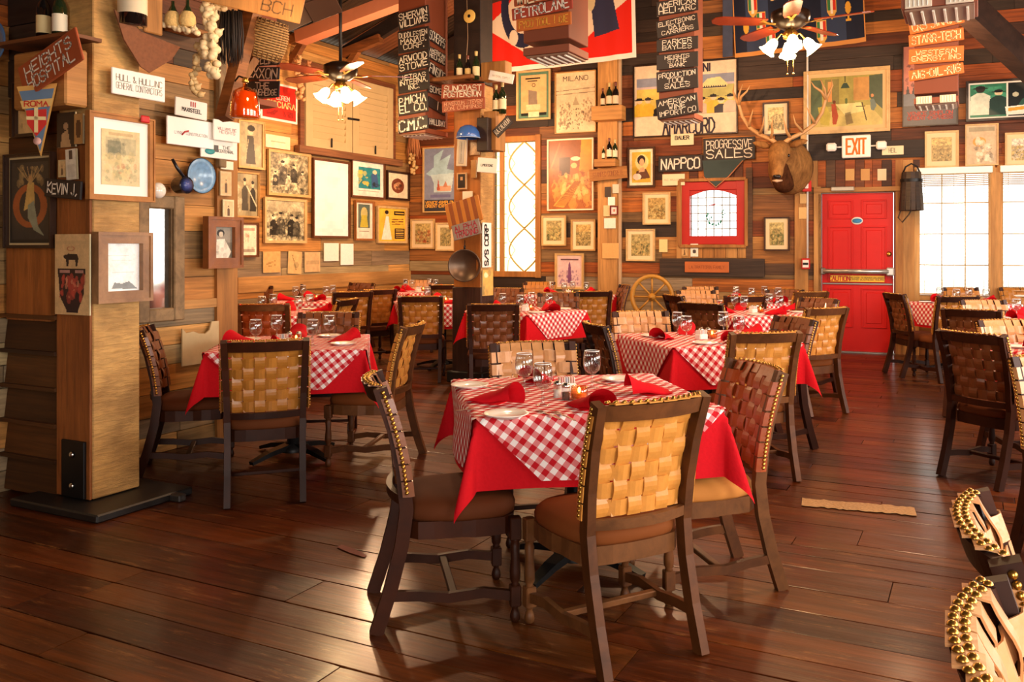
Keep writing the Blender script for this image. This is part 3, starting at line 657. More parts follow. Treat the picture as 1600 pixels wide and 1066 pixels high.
# shuttered window high on the far left wall
a, z, ww, hh = LFAR.rect(472, 610, 178, 118)
sh = thing('shutter_pair', 'pair of closed cream wooden shutters high on the left wall', 'shutters', LFAR.pt(a, z - .02, .02), LFAR.rz)
pc = flat('c4ac7c', rough=.6, var=.15, vs=5)
fr = MB()
for s in (-1, 1): fr.cbox((s * (ww / 2 + .04), 0, 0), (.08, .06, hh + .16), .006)
fr.cbox((0, 0, hh / 2 + .04), (ww + .15, .054, .076), .006); fr.obj('frame', wood('red_brown_sill', ['8a5230'], grain=HX), sh)
MB().cbox((0, -.05, -hh / 2 - .05), (ww + .34, .1, .1), .006).obj('sill', wood('red_brown_sill_b', ['94603a'], grain=HX), sh)
for s in (-1, 1):
    cx = s * ww / 4; lf = MB(); w_ = ww / 2 - .02
    for q in (-1, 1): lf.cbox((cx + q * (w_ / 2 - .07), -.02, 0), (.14, .05, hh), .004); lf.cbox((cx, -.02, q * (hh / 2 - .07)), (w_ - .01, .044, .136), .004)
    leaf = lf.obj('shutter', pc, sh)
    n = 9
    for k in range(n):
        zz = -hh / 2 + .14 + (hh - .28) * (k + .5) / n
        MB().cbox((0, 0, 0), (w_ - .28, .014, (hh - .28) / n + .006), .002).obj('slat', pc, leaf, (cx, -.022, zz)).rotation_euler = (R(22), 0, 0)
    MB().cbox((cx + .02, -.06, -hh / 2 + .1), (.018, .02, .13), .003).obj('peg', M['iron'], leaf)
MB().tube([(-.12, -.06, -.06), (.12, -.06, -.05)], .018, 6).obj('latch', M['iron'], sh)

# ------------------------------------------------------------------ red exit door
dr = thing('door_1', None, None, BACK.pt((H_door[0] + H_door[1]) / 2, 0, 0), BACK.rz); tag(dr, kind='structure')
dw, dh = H_door[1] - H_door[0] - .02, H_door[3] - .01
MB().cbox((0, .04, dh / 2 + .005), (dw, .04, dh), .003).obj('door_leaf', M['reddoor'], dr)
for cx, wd in ((-dw * .235, dw * .33), (dw * .235, dw * .33)):
    for z0, z1 in ((.16, .40), (.445, .79), (.845, .955)):
        mb = MB(); zc, hh = dh * (z0 + z1) / 2, dh * (z1 - z0)
        for s in (-1, 1): mb.cbox((cx + s * wd / 2, .015, zc), (.022, .016, hh + .02), .004); mb.cbox((cx, .015, zc + s * hh / 2), (wd, .016, .022), .004)
        mb.cbox((cx, .018, zc), (wd - .1, .014, hh - .1), .006); mb.obj('door_panel', M['reddoor'], dr)
mb = MB().cbox((-dw / 2 - .025, .03, dh / 2), (.04, .13, dh), .004).cbox((dw / 2 + .02, .03, dh / 2), (.03, .13, dh), .004); mb.obj('door_frame', flat('6a3020', rough=.5), dr)
MB().box((0, .02, .008), (dw + .04, .16, .016)).obj('threshold', M['steel'], dr)
zp = BACK.hit(1340, 424)[1]
pb = MB().tube([(-dw * .48, -.06, zp), (dw * .44, -.06, zp)], .032, 10).obj('push_bar', flat('b8b4ac', rough=.3, metal=.7), dr)
MB().cbox((-dw * .48, -.02, zp), (.06, .1, .09), .01).obj('bar_bracket', M['steel'], pb); MB().cbox((dw * .46, -.03, zp), (.1, .1, .11), .015).obj('bar_bracket', flat('c8c4bc', rough=.3, metal=.5), pb)
MB().cbox((0, 0.01, zp - .17), (dw * .98, .02, .022), .004).obj('rail_strip', M['steel'], dr)
cs = MB().cbox((.0, .005, zp - .1), (dw * .76, .012, .085), .002).obj('caution_strip', flat('f0b828', rough=.4, var=.03), dr)
lettering(['CAUTION'], .27, .06, cs, flat('c01c14'), .2, 0, y=-.004, x0=-dw * .25, z0=zp - .1)
lettering(['THIS DOOR TO REMAIN UNLOCKED', 'DURING BUSINESS HOURS'], .46, .045, cs, M['lettk'], .14, 0, y=-.004, x0=dw * .13, z0=zp - .1)
a, z, w_, h_ = BACK.rect(1330, 1348, 345, 12)
bd = MB().lathe([(0, 0), (w_ / 2, 0), (w_ / 2, .008), (0, .01)], 18, Matrix.Translation((dw * .0, .016, z)) @ Matrix.Rotation(PI / 2, 4, 'X') @ Matrix.Scale(.7, 4, (0, 1, 0))).obj('oval_sticker', M['white'], dr)
MB().lathe([(0, 0), (w_ / 2 * .85, 0), (w_ / 2 * .85, .002), (0, .002)], 18, Matrix.Translation((dw * .0, .005, z)) @ Matrix.Rotation(PI / 2, 4, 'X') @ Matrix.Scale(.5, 4, (0, 1, 0))).obj('sticker_band', flat('3a8ac0', rough=.4), bd)
zk = BACK.hit(1390, 397)[1]; MB().lathe([(0, 0), (.035, 0), (.035, .012), (.014, .03), (0, .03)], 14, Matrix.Translation((dw * .44, .02, zk)) @ Matrix.Rotation(PI / 2, 4, 'X')).obj('door_lock', M['brass'], dr)
MB().cbox((-dw * .2, -.06, dh + .06), (.3, .07, .06), .01).obj('door_closer', flat('b0a898', rough=.4, metal=.5), dr)
# simple yard outside the windows: pale ground, a hedge and a wall so that the panes look onto something
g = struct('ground_outside', MB().box((0, 20, -.35), (70, 60, .1)), flat('d8d4c4', rough=.9, var=.1, vs=.4))
def shrub(p, r, seed, lab):
    rr = random.Random(seed); mb = MB()
    for i in range(300):
        v = Vector((rr.gauss(0, 1), rr.gauss(0, 1), rr.gauss(0, 1))).normalized() * r * rr.uniform(.4, 1); c = Vector(p) + v
        a, b = rr.uniform(0, PI), rr.uniform(0, PI); u = Vector((math.cos(a), math.sin(a), math.cos(b))).normalized() * .09; w = u.orthogonal().normalized() * .05
        mb.add([c - u, c - w, c + u, c + w], [(0, 1, 2, 3)])
    o = mb.obj('garden_shrub', flat('5a6a4a', rough=.8, var=.3), None); return tag(o, lab, 'shrub')
shrub((-8.1, 5.7 - .9, .75), .55, 3, 'leafy shrub seen through the narrow weathered window at left') if False else None
# ------------------------------------------------------------------ dining chairs
def bow(x): return -.05 * (1 - (x / .215) ** 2)
def backy(z): t = (z - .45) / .45; return -.205 - .02 * t - .075 * t * t
def surf(x, z, off=0.0): return (x, backy(z) + bow(x) + off, z)
NR, NCL = 6, 6
def leg_rear(s):
    mb = MB(); pts = [(s * .197, -.315, 0), (s * .197, -.262, .16), (s * .198, -.222, .32), (s * .2, backy(.45), .45), (s * .204, backy(.6), .6), (s * .209, backy(.75), .75), (s * .215, backy(.905), .905)]
    return mb.tube(pts, 1, sq=(.034, .05), up=(0, 1, .0))
def leg_front(s):
    mb = MB(); x, y = s * .215, .2
    pr = [(.012, 0), (.017, .006), (.02, .02), (.017, .035), (.011, .05), (.014, .056), (.018, .062)]
    mb.lathe(pr, 10, Matrix.Translation((x, y, 0))); mb.cbox((x, y, .1), (.042, .042, .078), .004)
    mb.lathe([(.018, .138), (.013, .146), (.02, .16), (.021, .19), (.0165, .24), (.019, .29), (.015, .3), (.02, .31), (.02, .318)], 10, Matrix.Translation((x, y, 0)))
    mb.cbox((x, y, .355), (.044, .044, .085), .004); return mb
def rail(z0, z1, y_off, th, n=14, hw=.2):
    mb = MB(); v = []; f = []
    for i in range(n + 1):
        x = -hw + 2 * hw * i / n
        for z in (z0, z1):
            for o in (-th / 2, th / 2): v.append(surf(x, z, y_off + o))
        if i: a = 4 * (i - 1); b = 4 * i; f += [(a, a + 1, b + 1, b), (a + 2, b + 2, b + 3, a + 3), (a, b, b + 2, a + 2), (a + 1, a + 3, b + 3, b + 1)]
    f += [(0, 2, 3, 1), (4 * n, 4 * n + 1, 4 * n + 3, 4 * n + 2)]; return mb.add(v, f)
def ribbon(pts, wdir, w, th=.004, smooth=True):
    mb = MB(); v = []; f = []; m = len(pts)
    P_ = [Vector(p) for p in pts]
    for i, p in enumerate(P_):
        t = (P_[min(i + 1, m - 1)] - P_[max(i - 1, 0)]).normalized(); wd = Vector(wdir); n = t.cross(wd).normalized()
        for a, b in ((-1, -1), (1, -1), (1, 1), (-1, 1)): v.append(p + wd * w / 2 * a + n * th / 2 * b)
        if i:
            for k in range(4): q = (k + 1) % 4; f.append((4 * (i - 1) + k, 4 * (i - 1) + q, 4 * i + q, 4 * i + k))
    f += [(0, 3, 2, 1), tuple(4 * (m - 1) + k for k in range(4))]; return mb.add(v, f, smooth=False)
ZB, ZT = .5, .9
def strap_v(c):
    x = -.178 + .356 * (c + .5) / NCL; pts = []; n = 24
    for i in range(n + 1):
        z = ZB + (ZT - .03 - ZB) * i / n; r = (z - ZB) / (ZT - .03 - ZB) * NR
        pts.append(surf(x, z, .030 + .0074 * math.cos(PI * (r - .5)) * (1 if c % 2 else -1)))
    yb = backy(ZT) + bow(x); pts += [(x, yb + .03, ZT - .012), (x, yb + .022, ZT + .004), (x, yb, ZT + .0075), (x, yb - .016, ZT + .006)]
    return ribbon(pts, (1, 0, 0), .0535)
def strap_h(r):
    z = ZB + (ZT - .03 - ZB) * (r + .5) / NR; pts = [(-.232, backy(z) - .012, z), (-.2335, backy(z) + .012, z), (-.228, backy(z) + .03, z)]; n = 24
    for i in range(n + 1):
        x = -.205 + .41 * i / n; c = (x + .178) / .356 * NCL; amp = .0074 if abs(x) < .178 else .003
        pts.append((x, backy(z) + bow(x) + .030 - amp * math.cos(PI * (c - .5)) * (1 if r % 2 else -1), z))
    pts += [(.228, backy(z) + .03, z), (.2335, backy(z) + .012, z), (.232, backy(z) - .012, z)]
    t = Vector((0, -.075 * 2 * (z - .45) / .45 / .45 - .045, 1)).normalized()
    return ribbon(pts, t, .056)
def seat_mb(n=28, rings=7):
    mb = MB(); v = []; f = []
    def out(a):
        c, s_ = math.cos(a), math.sin(a); k = (abs(c) ** 4 + abs(s_) ** 4) ** -.25; x = c * k; y = s_ * k
        wd = .232 if y > 0 else .232 - .03 * (-y); return x * wd, y * .222 + .0
    prof = [(.97, .398), (1.0, .41), (1.005, .43), (.97, .452), (.88, .468), (.6, .478), (.25, .482)]
    for q, z in prof:
        for i in range(n): x, y = out(2 * PI * i / n); v.append((x * q, y * q, z))
    for k in range(len(prof) - 1):
        for i in range(n): j = (i + 1) % n; f.append((k * n + i, k * n + j, (k + 1) * n + j, (k + 1) * n + i))
    f += [tuple(range(n))[::-1], tuple((len(prof) - 1) * n + i for i in range(n))]; return mb.add(v, f, smooth=True)
def apron():
    mb = MB(); n = 28; v = []; f = []
    for z in (.335, .4):
        for i in range(n):
            a = 2 * PI * i / n; c, s_ = math.cos(a), math.sin(a); k = (abs(c) ** 5 + abs(s_) ** 5) ** -.2; v.append((c * k * (.228 if s_ > 0 else .215), s_ * k * .215, z))
    for i in range(n): j = (i + 1) % n; f.append((i, j, n + j, n + i))
    f += [tuple(range(n))[::-1], tuple(n + i for i in range(n))]; return mb.add(v, f)
def stretcher_side(s):
    return MB().tube([(s * .2, -.262, .135), (s * .203, -.16, .128), (s * .206, -.05, .112), (s * .209, .08, .12), (s * .214, .19, .1)], 1, sq=(.022, .036), up=(0, 0, 1))
NAIL = MB().lathe([(0, .0062), (.003, .0058), (.006, .0038), (.0078, .001), (.008, 0)], 10).mesh('nailhead'); NAIL.materials.append(M['brass'])
def nail_spots():
    sp = []
    for i in range(30):
        x = -.2 + .4 * (i + .5) / 30; sp.append(((x, backy(.9) + bow(x) + (.009 if i % 2 else -.006), ZT + .0095), (0, 0, 0)))
    for s in (-1, 1):
        for i in range(24):
            z = .52 + .37 * i / 23; sp.append(((s * .2365, backy(z) + .004, z), (0, s * PI / 2, 0)))
    return sp
def make_chair(kind, wmat):
    lea, seat = LEA[kind]; t = thing('dining_chair', 'x', 'chair', (0, 0, -50))
    for s in (-1, 1): leg_rear(s).obj('leg', wmat, t)
    for s in (-1, 1): leg_front(s).obj('leg', wmat, t)
    rail(.845, .9, 0, .026).obj('top_rail', wmat, t); rail(.465, .5, 0, .024).obj('lower_rail', wmat, t)
    apron().obj('seat_frame', wmat, t); seat_mb().obj('seat', seat, t)
    for s in (-1, 1): stretcher_side(s).obj('stretcher', wmat, t)
    MB().cbox((0, -.03, .116), (.41, .03, .022), .003).obj('stretcher', wmat, t)
    for c in range(NCL): strap_v(c).obj('strap', lea, t)
    for r in range(NR): strap_h(r).obj('strap', lea, t)
    return t
proto = {}
def nail_stuff(t):
    mb = MB(); vs = [tuple(v.co) for v in NAIL.vertices]; fs = [tuple(p.vertices) for p in NAIL.polygons]
    for p, r in nail_spots(): mb.add(vs, fs, Matrix.Translation(p) @ Euler(r).to_matrix().to_4x4(), True)
    return tag(mb.obj('nailheads', M['brass'], t), kind='stuff')
def nail_parts(t):
    for p, r in nail_spots():
        o = bpy.data.objects.new('nailhead', NAIL); COL.objects.link(o); o.parent = t; o.location = p; o.rotation_euler = r
for kd, wm in (('tan', 'chairwood2'), ('amber', 'chairwood'), ('russet', 'chairwood2'), ('brown', 'chairwood'), ('pale', 'chairwood')):
    p = make_chair(kd, M[wm]); nail_stuff(p); p['kind_'] = kd; kids(p); proto[kd] = p
used = set()
def place(o, p, rz, label=None, group=None):
    o.location = p; o.rotation_euler = (0, 0, rz)
    if label: o['label'] = label
    if group: o['group'] = group
    return o
def chair(kind, l, d, al, label):
    """l, d: middle between the rear feet; al: facing, degrees left of the line of sight"""
    a = R(al); f = (-math.sin(a), math.cos(a)); p = W2(l + f[0] * .3, d + f[1] * .3)
    if kind in used: o = copy_tree(proto[kind])
    else: o = proto[kind]; used.add(kind)
    return place(o, p, TH + a, label, 'woven leather dining chairs')
def pxchair(kind, x, d, al, label): return chair(kind, (x - CX) / F * d, d, al, label)
chair('tan', .303, 2.93, 29, 'brown wooden chair with tan woven strap back, nearest the camera at the front table')
chair('brown', -.72, 3.365, -76, 'dark wooden chair tucked under the left side of the front table')
chair('russet', .84, 3.77, 106, 'chair with russet woven back and orange seat at the right of the front table')
chair('pale', -.165, 4.62, 194, 'pale woven chair facing us across the front table')
chair('amber', -1.64, 4.76, 19, 'dark framed chair seen from behind at the left table beside the square post')
chair('brown', -2.66, 5.5, -72, 'dark chair against the left wall just behind the square post')
chair('tan', -1.0, 5.75, 84, 'chair seen edge on with brass nails, right side of the left table')
pxchair('brown', 514, 6.75, 188, 'brown woven chair facing us on the far side of the left table')
pxchair('russet', 410, 7.75, 10, 'russet woven chair behind the left table, its back to us')
pxchair('amber', 543, 8.5, 80, 'edge-on chair with nails between the two wall-side tables')
pxchair('amber', 552, 9.9, 30, 'left one of two tan-backed chairs side by side in the far left aisle')
pxchair('amber', 592, 10.4, 34, 'right one of two tan-backed chairs side by side in the far left aisle')
pxchair('brown', 398, 11.3, 190, 'dark woven chair against the far left wall, left end of the row')
pxchair('brown', 448, 11.9, 175, 'dark woven chair against the far left wall, second in the row')
pxchair('brown', 566, 12.3, 150, 'small dark chair against the far left wall near the corner')
pxchair('amber', 657, 9.0, 5, 'tall dark-framed chair with its back to us, left of the middle post')
pxchair('pale', 655, 13.3, 185, 'pale woven chair at the corner table below the small frames')
pxchair('amber', 697, 11.7, 12, 'tan-backed chair half hidden behind the middle post')
pxchair('brown', 771, 7.75, 6, 'dark chair with its back to us in front of the middle post')
pxchair('brown', 790, 10.7, 172, 'brown woven chair below the tall leaded window')
pxchair('brown', 872, 9.65, 186, 'brown woven chair facing us behind the centre table')
pxchair('amber', 926, 10.0, 10, 'tan-backed chair in front of the pilaster table')
pxchair('amber', 843, 12.55, 180, 'tan woven chair at the back wall right of the leaded window')
pxchair('brown', 976, 11.6, 100, 'dark edge-on chair beside the wagon wheel')
chair('brown', .215, 5.78, -74, 'dark-backed chair at the left side of the right-centre table')
pxchair('pale', 1000, 6.85, 192, 'pale woven chair facing us on the far side of the right-centre table')
chair('tan', 1.22, 5.2, 12, 'tan-backed chair on the near side of the right-centre table')
chair('brown', 1.68, 6.25, 112, 'dark chair on the right side of the right-centre table')
chair('tan', 2.23, 7.3, 26, 'tan-backed brown chair standing in the aisle before the red door')
pxchair('brown', 1094, 7.9, -38, 'dark chair with its back to us behind the right-centre table')
pxchair('pale', 1087, 10.2, 184, 'light tan woven chair right of the wagon wheel')
pxchair('brown', 1052, 9.2, -72, 'dark edge-on chair in front of the wagon wheel')
pxchair('amber', 1165, 9.0, 6, 'tan-backed chair with its back to us below the plaque beam')
pxchair('pale', 1094, 11.1, 184, 'pale chair against the back wall under the black beam')
pxchair('brown', 1226, 10.4, 160, 'dark woven chair against the back wall left of the red door')
pxchair('tan', 1268, 9.9, 20, 'light-railed chair beside the conduit left of the red door')
pxchair('brown', 1280, 8.6, 125, 'dark woven chair just behind the aisle chair')
pxchair('brown', 1397, 9.55, -84, 'dark side-on chair just right of the red door')
pxchair('amber', 1497, 9.0, 6, 'tan-backed chair by the window right of the red door')
pxchair('pale', 1535, 8.3, 186, 'pale woven chair facing us in front of the window')
pxchair('brown', 1517, 7.1, -38, 'dark chair behind the big dark chair at the right edge')
pxchair('pale', 1572, 6.05, 190, 'pale woven chair facing us at the right edge')
chair('brown', 2.45, 5.2, -62, 'large dark chair at the right with its back to the aisle')
c = pxchair('pale', 1646, 4.05, 190, 'chair cut by the right edge with large brass nails, below the pale one')
pxchair('amber', 1424, 11.0, 186, 'tan woven chair under the window, left of the pair') if False else None
pxchair('amber', 1500, 10.9, 184, 'tan woven chair back seen against the bright window')
pxchair('amber', 1588, 10.9, 184, 'tan woven chair back against the far right window')
# the two chairs whose top rails loom at the lower right, each nail its own piece
near = make_chair('pale', M['chairwood']); nail_parts(near); kids(near); KIDS[near.name] = list(near.children)
def near_chair(o, l, d, al, label):
    a = R(al); f = (-math.sin(a), math.cos(a)); place(o, W2(l + f[0] * .3, d + f[1] * .3), TH + a, label, 'woven leather dining chairs')
near_chair(near, .80, 1.62, -110, 'chair seen from above at the lower right, the farther of two with big brass nails')
near_chair(copy_tree(near), .575, 1.14, -114, 'chair top at the bottom right corner, the nearer of two with big brass nails')

# ------------------------------------------------------------------ tables with cloths
HT, TS = .75, .48
def fold(x, y, s, off, seed, flare=.27, kd=1.0):
    """lay a flat cloth point over a square table: inside stays flat, outside hangs; corners flare out"""
    ax, ay = abs(x), abs(y); ox, oy = max(ax - s, 0) * kd, max(ay - s, 0) * kd; r = math.hypot(ox, oy)
    z = HT + .012 + off
    if r < 1e-9: return (x, y, z)
    ph = math.atan2(oy, ox); k = .05 + flare * math.sin(2 * ph) ** 2
    wv = .028 * math.sin((x * 7 + seed) if oy > ox else (y * 7 + seed * 1.7)) * min(1, r / .2) * (1 - math.sin(2 * ph))
    h = r * k + wv * .6 + off + .006; dx = math.cos(ph) if ox else 0; dy = math.sin(ph) if oy else 0
    px = (min(ax, s) + dx * h) * (1 if x >= 0 else -1); py = (min(ay, s) + dy * h) * (1 if y >= 0 else -1)
    return (px, py, z - r * math.sqrt(max(0, 1 - k * k)) * .985)
def sheet(half, rot, s, off, seed, name, mat, n=56, octa=0.0):
    me = bpy.data.meshes.new(name); bm = bmesh.new(); uvl = bm.loops.layers.uv.new('UVMap'); V = []; c, s_ = math.cos(rot), math.sin(rot); U = []
    for j in range(n + 1):
        for i in range(n + 1):
            a, b = -1 + 2 * i / n, -1 + 2 * j / n; m = max(abs(a), abs(b)); q = half
            if octa and m > 1e-6:      # cut the corners of the cloth off on the diagonal
                q = min(half, octa * m / (abs(a) + abs(b)))
            a *= q; b *= q
            V.append(bm.verts.new(fold(a, b, s, off, seed))); U.append((a * c - b * s_ + 5, a * s_ + b * c + 5))
    for j in range(n):
        for i in range(n):
            q = (j * (n + 1) + i, j * (n + 1) + i + 1, (j + 1) * (n + 1) + i + 1, (j + 1) * (n + 1) + i); f = bm.faces.new([V[k] for k in q]); f.smooth = True
            for lp, k in zip(f.loops, q): lp[uvl].uv = U[k]
    bm.to_mesh(me); bm.free(); me.materials.append(mat); o = bpy.data.objects.new(name, me); COL.objects.link(o); return o
# tableware prototypes
def single(name, mb, mat): o = mb.obj(name, mat, None, (0, 0, -50)); return o
def P_plate():
    t = single('bread_plate', MB().lathe([(0, 0), (.05, 0), (.052, .003), (.085, .014), (.088, .017), (.085, .018), (.055, .007), (.05, .005), (0, .005)], 28, cap=False), M['ceramic']); return t
def P_glass():
    t = thing('water_goblet', 'x', 'glass', (0, 0, -50))
    MB().lathe([(.0, .068), (.018, .07), (.034, .085), (.041, .11), (.040, .14), (.035, .172), (.0335, .172), (.0385, .14), (.0395, .11), (.032, .087), (.016, .074), (0, .072)], 18, cap=False).obj('bowl', M['glass'], t)
    MB().lathe([(0, .068), (.006, .066), (.005, .045), (.008, .03), (.005, .016), (.012, .006), (.033, .003), (.034, 0), (0, 0)], 16, cap=False).obj('stem', M['glass'], t)
    MB().lathe([(0.0336, .1715), (.0354, .1728), (.0352, .1745), (.0338, .174)], 18, cap=False).obj('rim', flat('f4f4f0', rough=.1), t); return t
def P_nap(i):
    """napkin folded into a cone with a loose rolled lip"""
    mb = MB(); v = []; f = []; n, m = 20, 12; rr = random.Random(i)
    for j in range(m + 1):
        u = j / m; L_ = .21 * u - .09; r = .040 * (1 - u) ** .7 + .006; w = .03 + .075 * u * (1 - .35 * u)
        for k in range(n + 1):
            t = k / n; an = PI * (1.15 - 1.6 * t) if i == 0 else PI * (1.1 - 1.3 * t)
            x = math.cos(an) * (r * 1.25 + w * .35 * u) + (t - .5) * w * .6; z = max(.003, (math.sin(an) * r + r * .9) * (1 - .55 * u) + .004 + .004 * math.sin(9 * u + 5 * t))
            v.append((x, L_ + .012 * math.sin(t * 5 + i), z))
    for j in range(m):
        for k in range(n): a = j * (n + 1) + k; f.append((a, a + 1, a + n + 2, a + n + 1))
    mb.add(v, f, smooth=True); mb.prism([(-.055, 0), (-.02, .003), (.05, 0), (.07, .004), (.02, .007), (-.05, .006)], .13, None, -.03)
    return single('folded_napkin', mb, M['napkin'])
def P_fork():
    mb = MB(); mb.tube([(0, -.09, .003), (0, -.03, .006), (0, .03, .006), (0, .045, .004)], 1, sq=(.009, .002), up=(0, 0, 1)); mb.box((0, .05, .004), (.022, .016, .002))
    for i in range(4): mb.tube([(-.009 + .006 * i, .056, .004), (-.009 + .006 * i, .08, .007), (-.009 + .006 * i, .098, .005)], 1, sq=(.0025, .0018), up=(0, 0, 1))
    return single('fork', mb, M['chrome'])
def P_knife():
    mb = MB(); mb.tube([(0, -.1, .004), (0, 0, .004)], 1, sq=(.011, .004), up=(0, 0, 1)); mb.prism([(-.008, 0), (.009, 0), (.01, .08), (.002, .105), (-.008, .09)], .0016, Matrix.Rotation(-PI / 2, 4, 'X'), -.004); return single('knife', mb, M['chrome'])
def P_shaker(c, nm):
    t = thing(nm, 'x', 'shaker', (0, 0, -50)); MB().lathe([(0, 0), (.019, 0), (.02, .004), (.0175, .05), (.017, .056), (0, .056)], 8, smooth=False, cap=False).obj('glass_body', M['glass'], t)
    MB().lathe([(0, .003), (.016, .003), (.0155, .035), (0, .036)], 8, cap=False).obj('contents', flat(c, rough=.9), t); MB().lathe([(0, .055), (.0185, .055), (.0185, .064), (.012, .074), (0, .076)], 14, cap=False).obj('cap', M['chrome'], t); return t
def P_candle():
    t = thing('candle_holder', 'x', 'candle', (0, 0, -50)); MB().lathe([(0, 0), (.03, 0), (.036, .01), (.038, .04), (.034, .062), (.032, .062), (.036, .04), (.034, .012), (0, .006)], 16, cap=False).obj('glass_cup', glass_mat('amber_cup', (1, .75, .5)), t)
    MB().lathe([(0, .006), (.03, .012), (.032, .03), (0, .031)], 14, cap=False).obj('wax', flat('e09a50', rough=.5), t); MB().ball((0, 0, .045), .007, 8, 6, (1, 1, 1.8)).obj('flame', M['flame'], t); return t
def P_caddy():
    t = thing('sugar_caddy', 'x', 'sugar caddy', (0, 0, -50)); MB().cbox((0, 0, .02), (.085, .055, .04), .006).obj('dish', M['ceramic'], t)
    for i in range(7): MB().box((-.033 + .011 * i, 0, .042), (.003, .044, .05)).obj('packet', flat(('f4ece0', 'f0b8b8', 'f4ece0', 'c8d4e8', 'f4ece0', 'f0c8c0', 'f4ece0')[i]), t)
    return t
PT = {'plate': P_plate(), 'glass': P_glass(), 'nap0': P_nap(0), 'nap1': P_nap(1), 'fork': P_fork(), 'knife': P_knife(), 'salt': P_shaker('f0ece4', 'salt_shaker'), 'pepper': P_shaker('5a4a3c', 'pepper_shaker'), 'candle': P_candle(), 'caddy': P_caddy()}
for o in PT.values(): kids(o)
usedp = set()
CATS = {'plate': 'plate', 'glass': 'glass', 'nap0': 'napkin', 'nap1': 'napkin', 'fork': 'fork', 'knife': 'knife'}
GRP = {'plate': 'bread plates', 'glass': 'water goblets', 'nap0': 'red napkins', 'nap1': 'red napkins', 'fork': 'forks', 'knife': 'knives', 'salt': 'salt shakers', 'pepper': 'pepper shakers', 'candle': 'table candles', 'caddy': 'sugar caddies'}
def put(k, p, rz, label):
    if k in usedp: o = copy_tree(PT[k])
    else: o = PT[k]; usedp.add(k)
    o.location = p; o.rotation_euler = (0, 0, rz); o['label'] = label; o['group'] = GRP[k]
    if k in CATS: o['category'] = CATS[k]
    return o
NL = {'plate': 'white bread plate', 'glass': 'stemmed water goblet', 'nap0': 'red cloth napkin rolled into a cone', 'nap1': 'red cloth napkin folded loosely', 'fork': 'steel dinner fork', 'knife': 'steel table knife',
      'salt': 'salt shaker', 'pepper': 'pepper shaker', 'candle': 'amber glass candle', 'caddy': 'white dish of sugar packets'}
ZTOP = HT + .012 + .006
SIDES = ('on its near side', 'on its left side', 'on its far side', 'on its right side')
def table(l, d, al, psi, desc, lay='std', s=TS, seed=0, half=.64):
    a = R(al); rz = TH + a; c = W2(l, d)
    t = thing('dining_table', 'square table on a black iron pedestal, ' + desc, 'table', c, rz, 'square dining tables')
    MB().cbox((0, 0, HT - .015), (2 * s - .02, 2 * s - .02, .03), .004).obj('tabletop', M['beam'], t)
    MB().lathe([(.1, .04), (.1, .07), (.045, .1), (.04, .3), (.04, .66), (.05, .7), (.13, .72), (0, .72)], 16, cap=False).obj('column', M['iron'], t)
    for k in range(4):
        an = k * PI / 2 + PI / 4; dx, dy = math.cos(an), math.sin(an)
        MB().tube([(dx * .05, dy * .05, .075), (dx * .2, dy * .2, .055), (dx * .34, dy * .34, .018)], [1.2, 1, .7], sq=(.06, .03), up=(0, 0, 1)).obj('foot', M['iron'], t)
    o = sheet(s + .27, 0, s, 0, seed, 'tablecloth', M['redcloth']); o.location = c; o.rotation_euler = (0, 0, rz); tag(o, 'plain red cloth hanging under the gingham on the table ' + desc, 'tablecloth', 'red under-cloths')
    o = sheet(s + .25, R(45 - psi * .4), s, .009, seed, 'gingham_overlay', M['check'], n=72, octa=2 * s * 1.0); o.location = c; o.rotation_euler = (0, 0, rz); tag(o, 'red and white checked cloth laid over the table ' + desc, 'tablecloth', 'gingham overlays')
    def at(x, y): v = Matrix.Rotation(rz, 3, 'Z') @ Vector((x, y, 0)); return Vector((c.x + v.x, c.y + v.y, ZTOP))
    if lay == 'std':
        rr = random.Random(seed * 7 + 1)
        for k in range(4):
            an = (-PI / 2, PI, PI / 2, 0)[k]; dx, dy = math.cos(an), math.sin(an); px, py = -dy, dx; sd = ' %s of the table %s' % (SIDES[k].replace('its ', 'the '), desc)
            j = lambda: rr.uniform(-.015, .015)
            put('plate', at(dx * .34 - px * .2 + j(), dy * .34 - py * .2), rr.uniform(0, 6), NL['plate'] + sd)
            put('nap0' if rr.random() < .6 else 'nap1', at(dx * .34 + j(), dy * .34 + j()), rz + an + PI / 2 + rr.uniform(-.9, .9), 'red napkin' + sd)
            put('glass', at(dx * .22 + px * .13 + j(), dy * .22 + py * .13 + j()), 0, NL['glass'] + sd)
            put('fork', at(dx * .33 - px * .09, dy * .33 - py * .09), rz + an + PI / 2, NL['fork'] + sd)
        put('salt', at(-.03, .02), .3, 'salt shaker in the centre of the table ' + desc); put('pepper', at(.03, .03), .6, 'pepper shaker in the centre of the table ' + desc)
        put('candle', at(.02, -.05), 0, 'candle glass in the centre of the table ' + desc); put('caddy', at(-.07, -.06), rz + .4, 'sugar caddy in the centre of the table ' + desc)
    return t
table(.055, 3.86, 12, 20, 'nearest the camera', lay='front', seed=1, s=.5, half=.672)
def fx(k, x, y, rz, lab): put(k, at_z(x, y, ZTOP), TH + rz, lab + ' on the table nearest the camera')
fx('plate', 734, 606, 0, 'white plate at the far left'); fx('plate', 791, 652, 1, 'white plate near the front left corner'); fx('plate', 968, 596, 2, 'white plate at the far right')
fx('nap0', 778, 630, 1.15, 'red napkin cone lying left, between two plates'); fx('nap1', 838, 598, -.3, 'red napkin standing behind the goblets'); fx('nap1', 1010, 616, -1.2, 'red napkin draped at the right'); fx('nap0', 925, 640, .5, 'red napkin cone right beside the front chair')
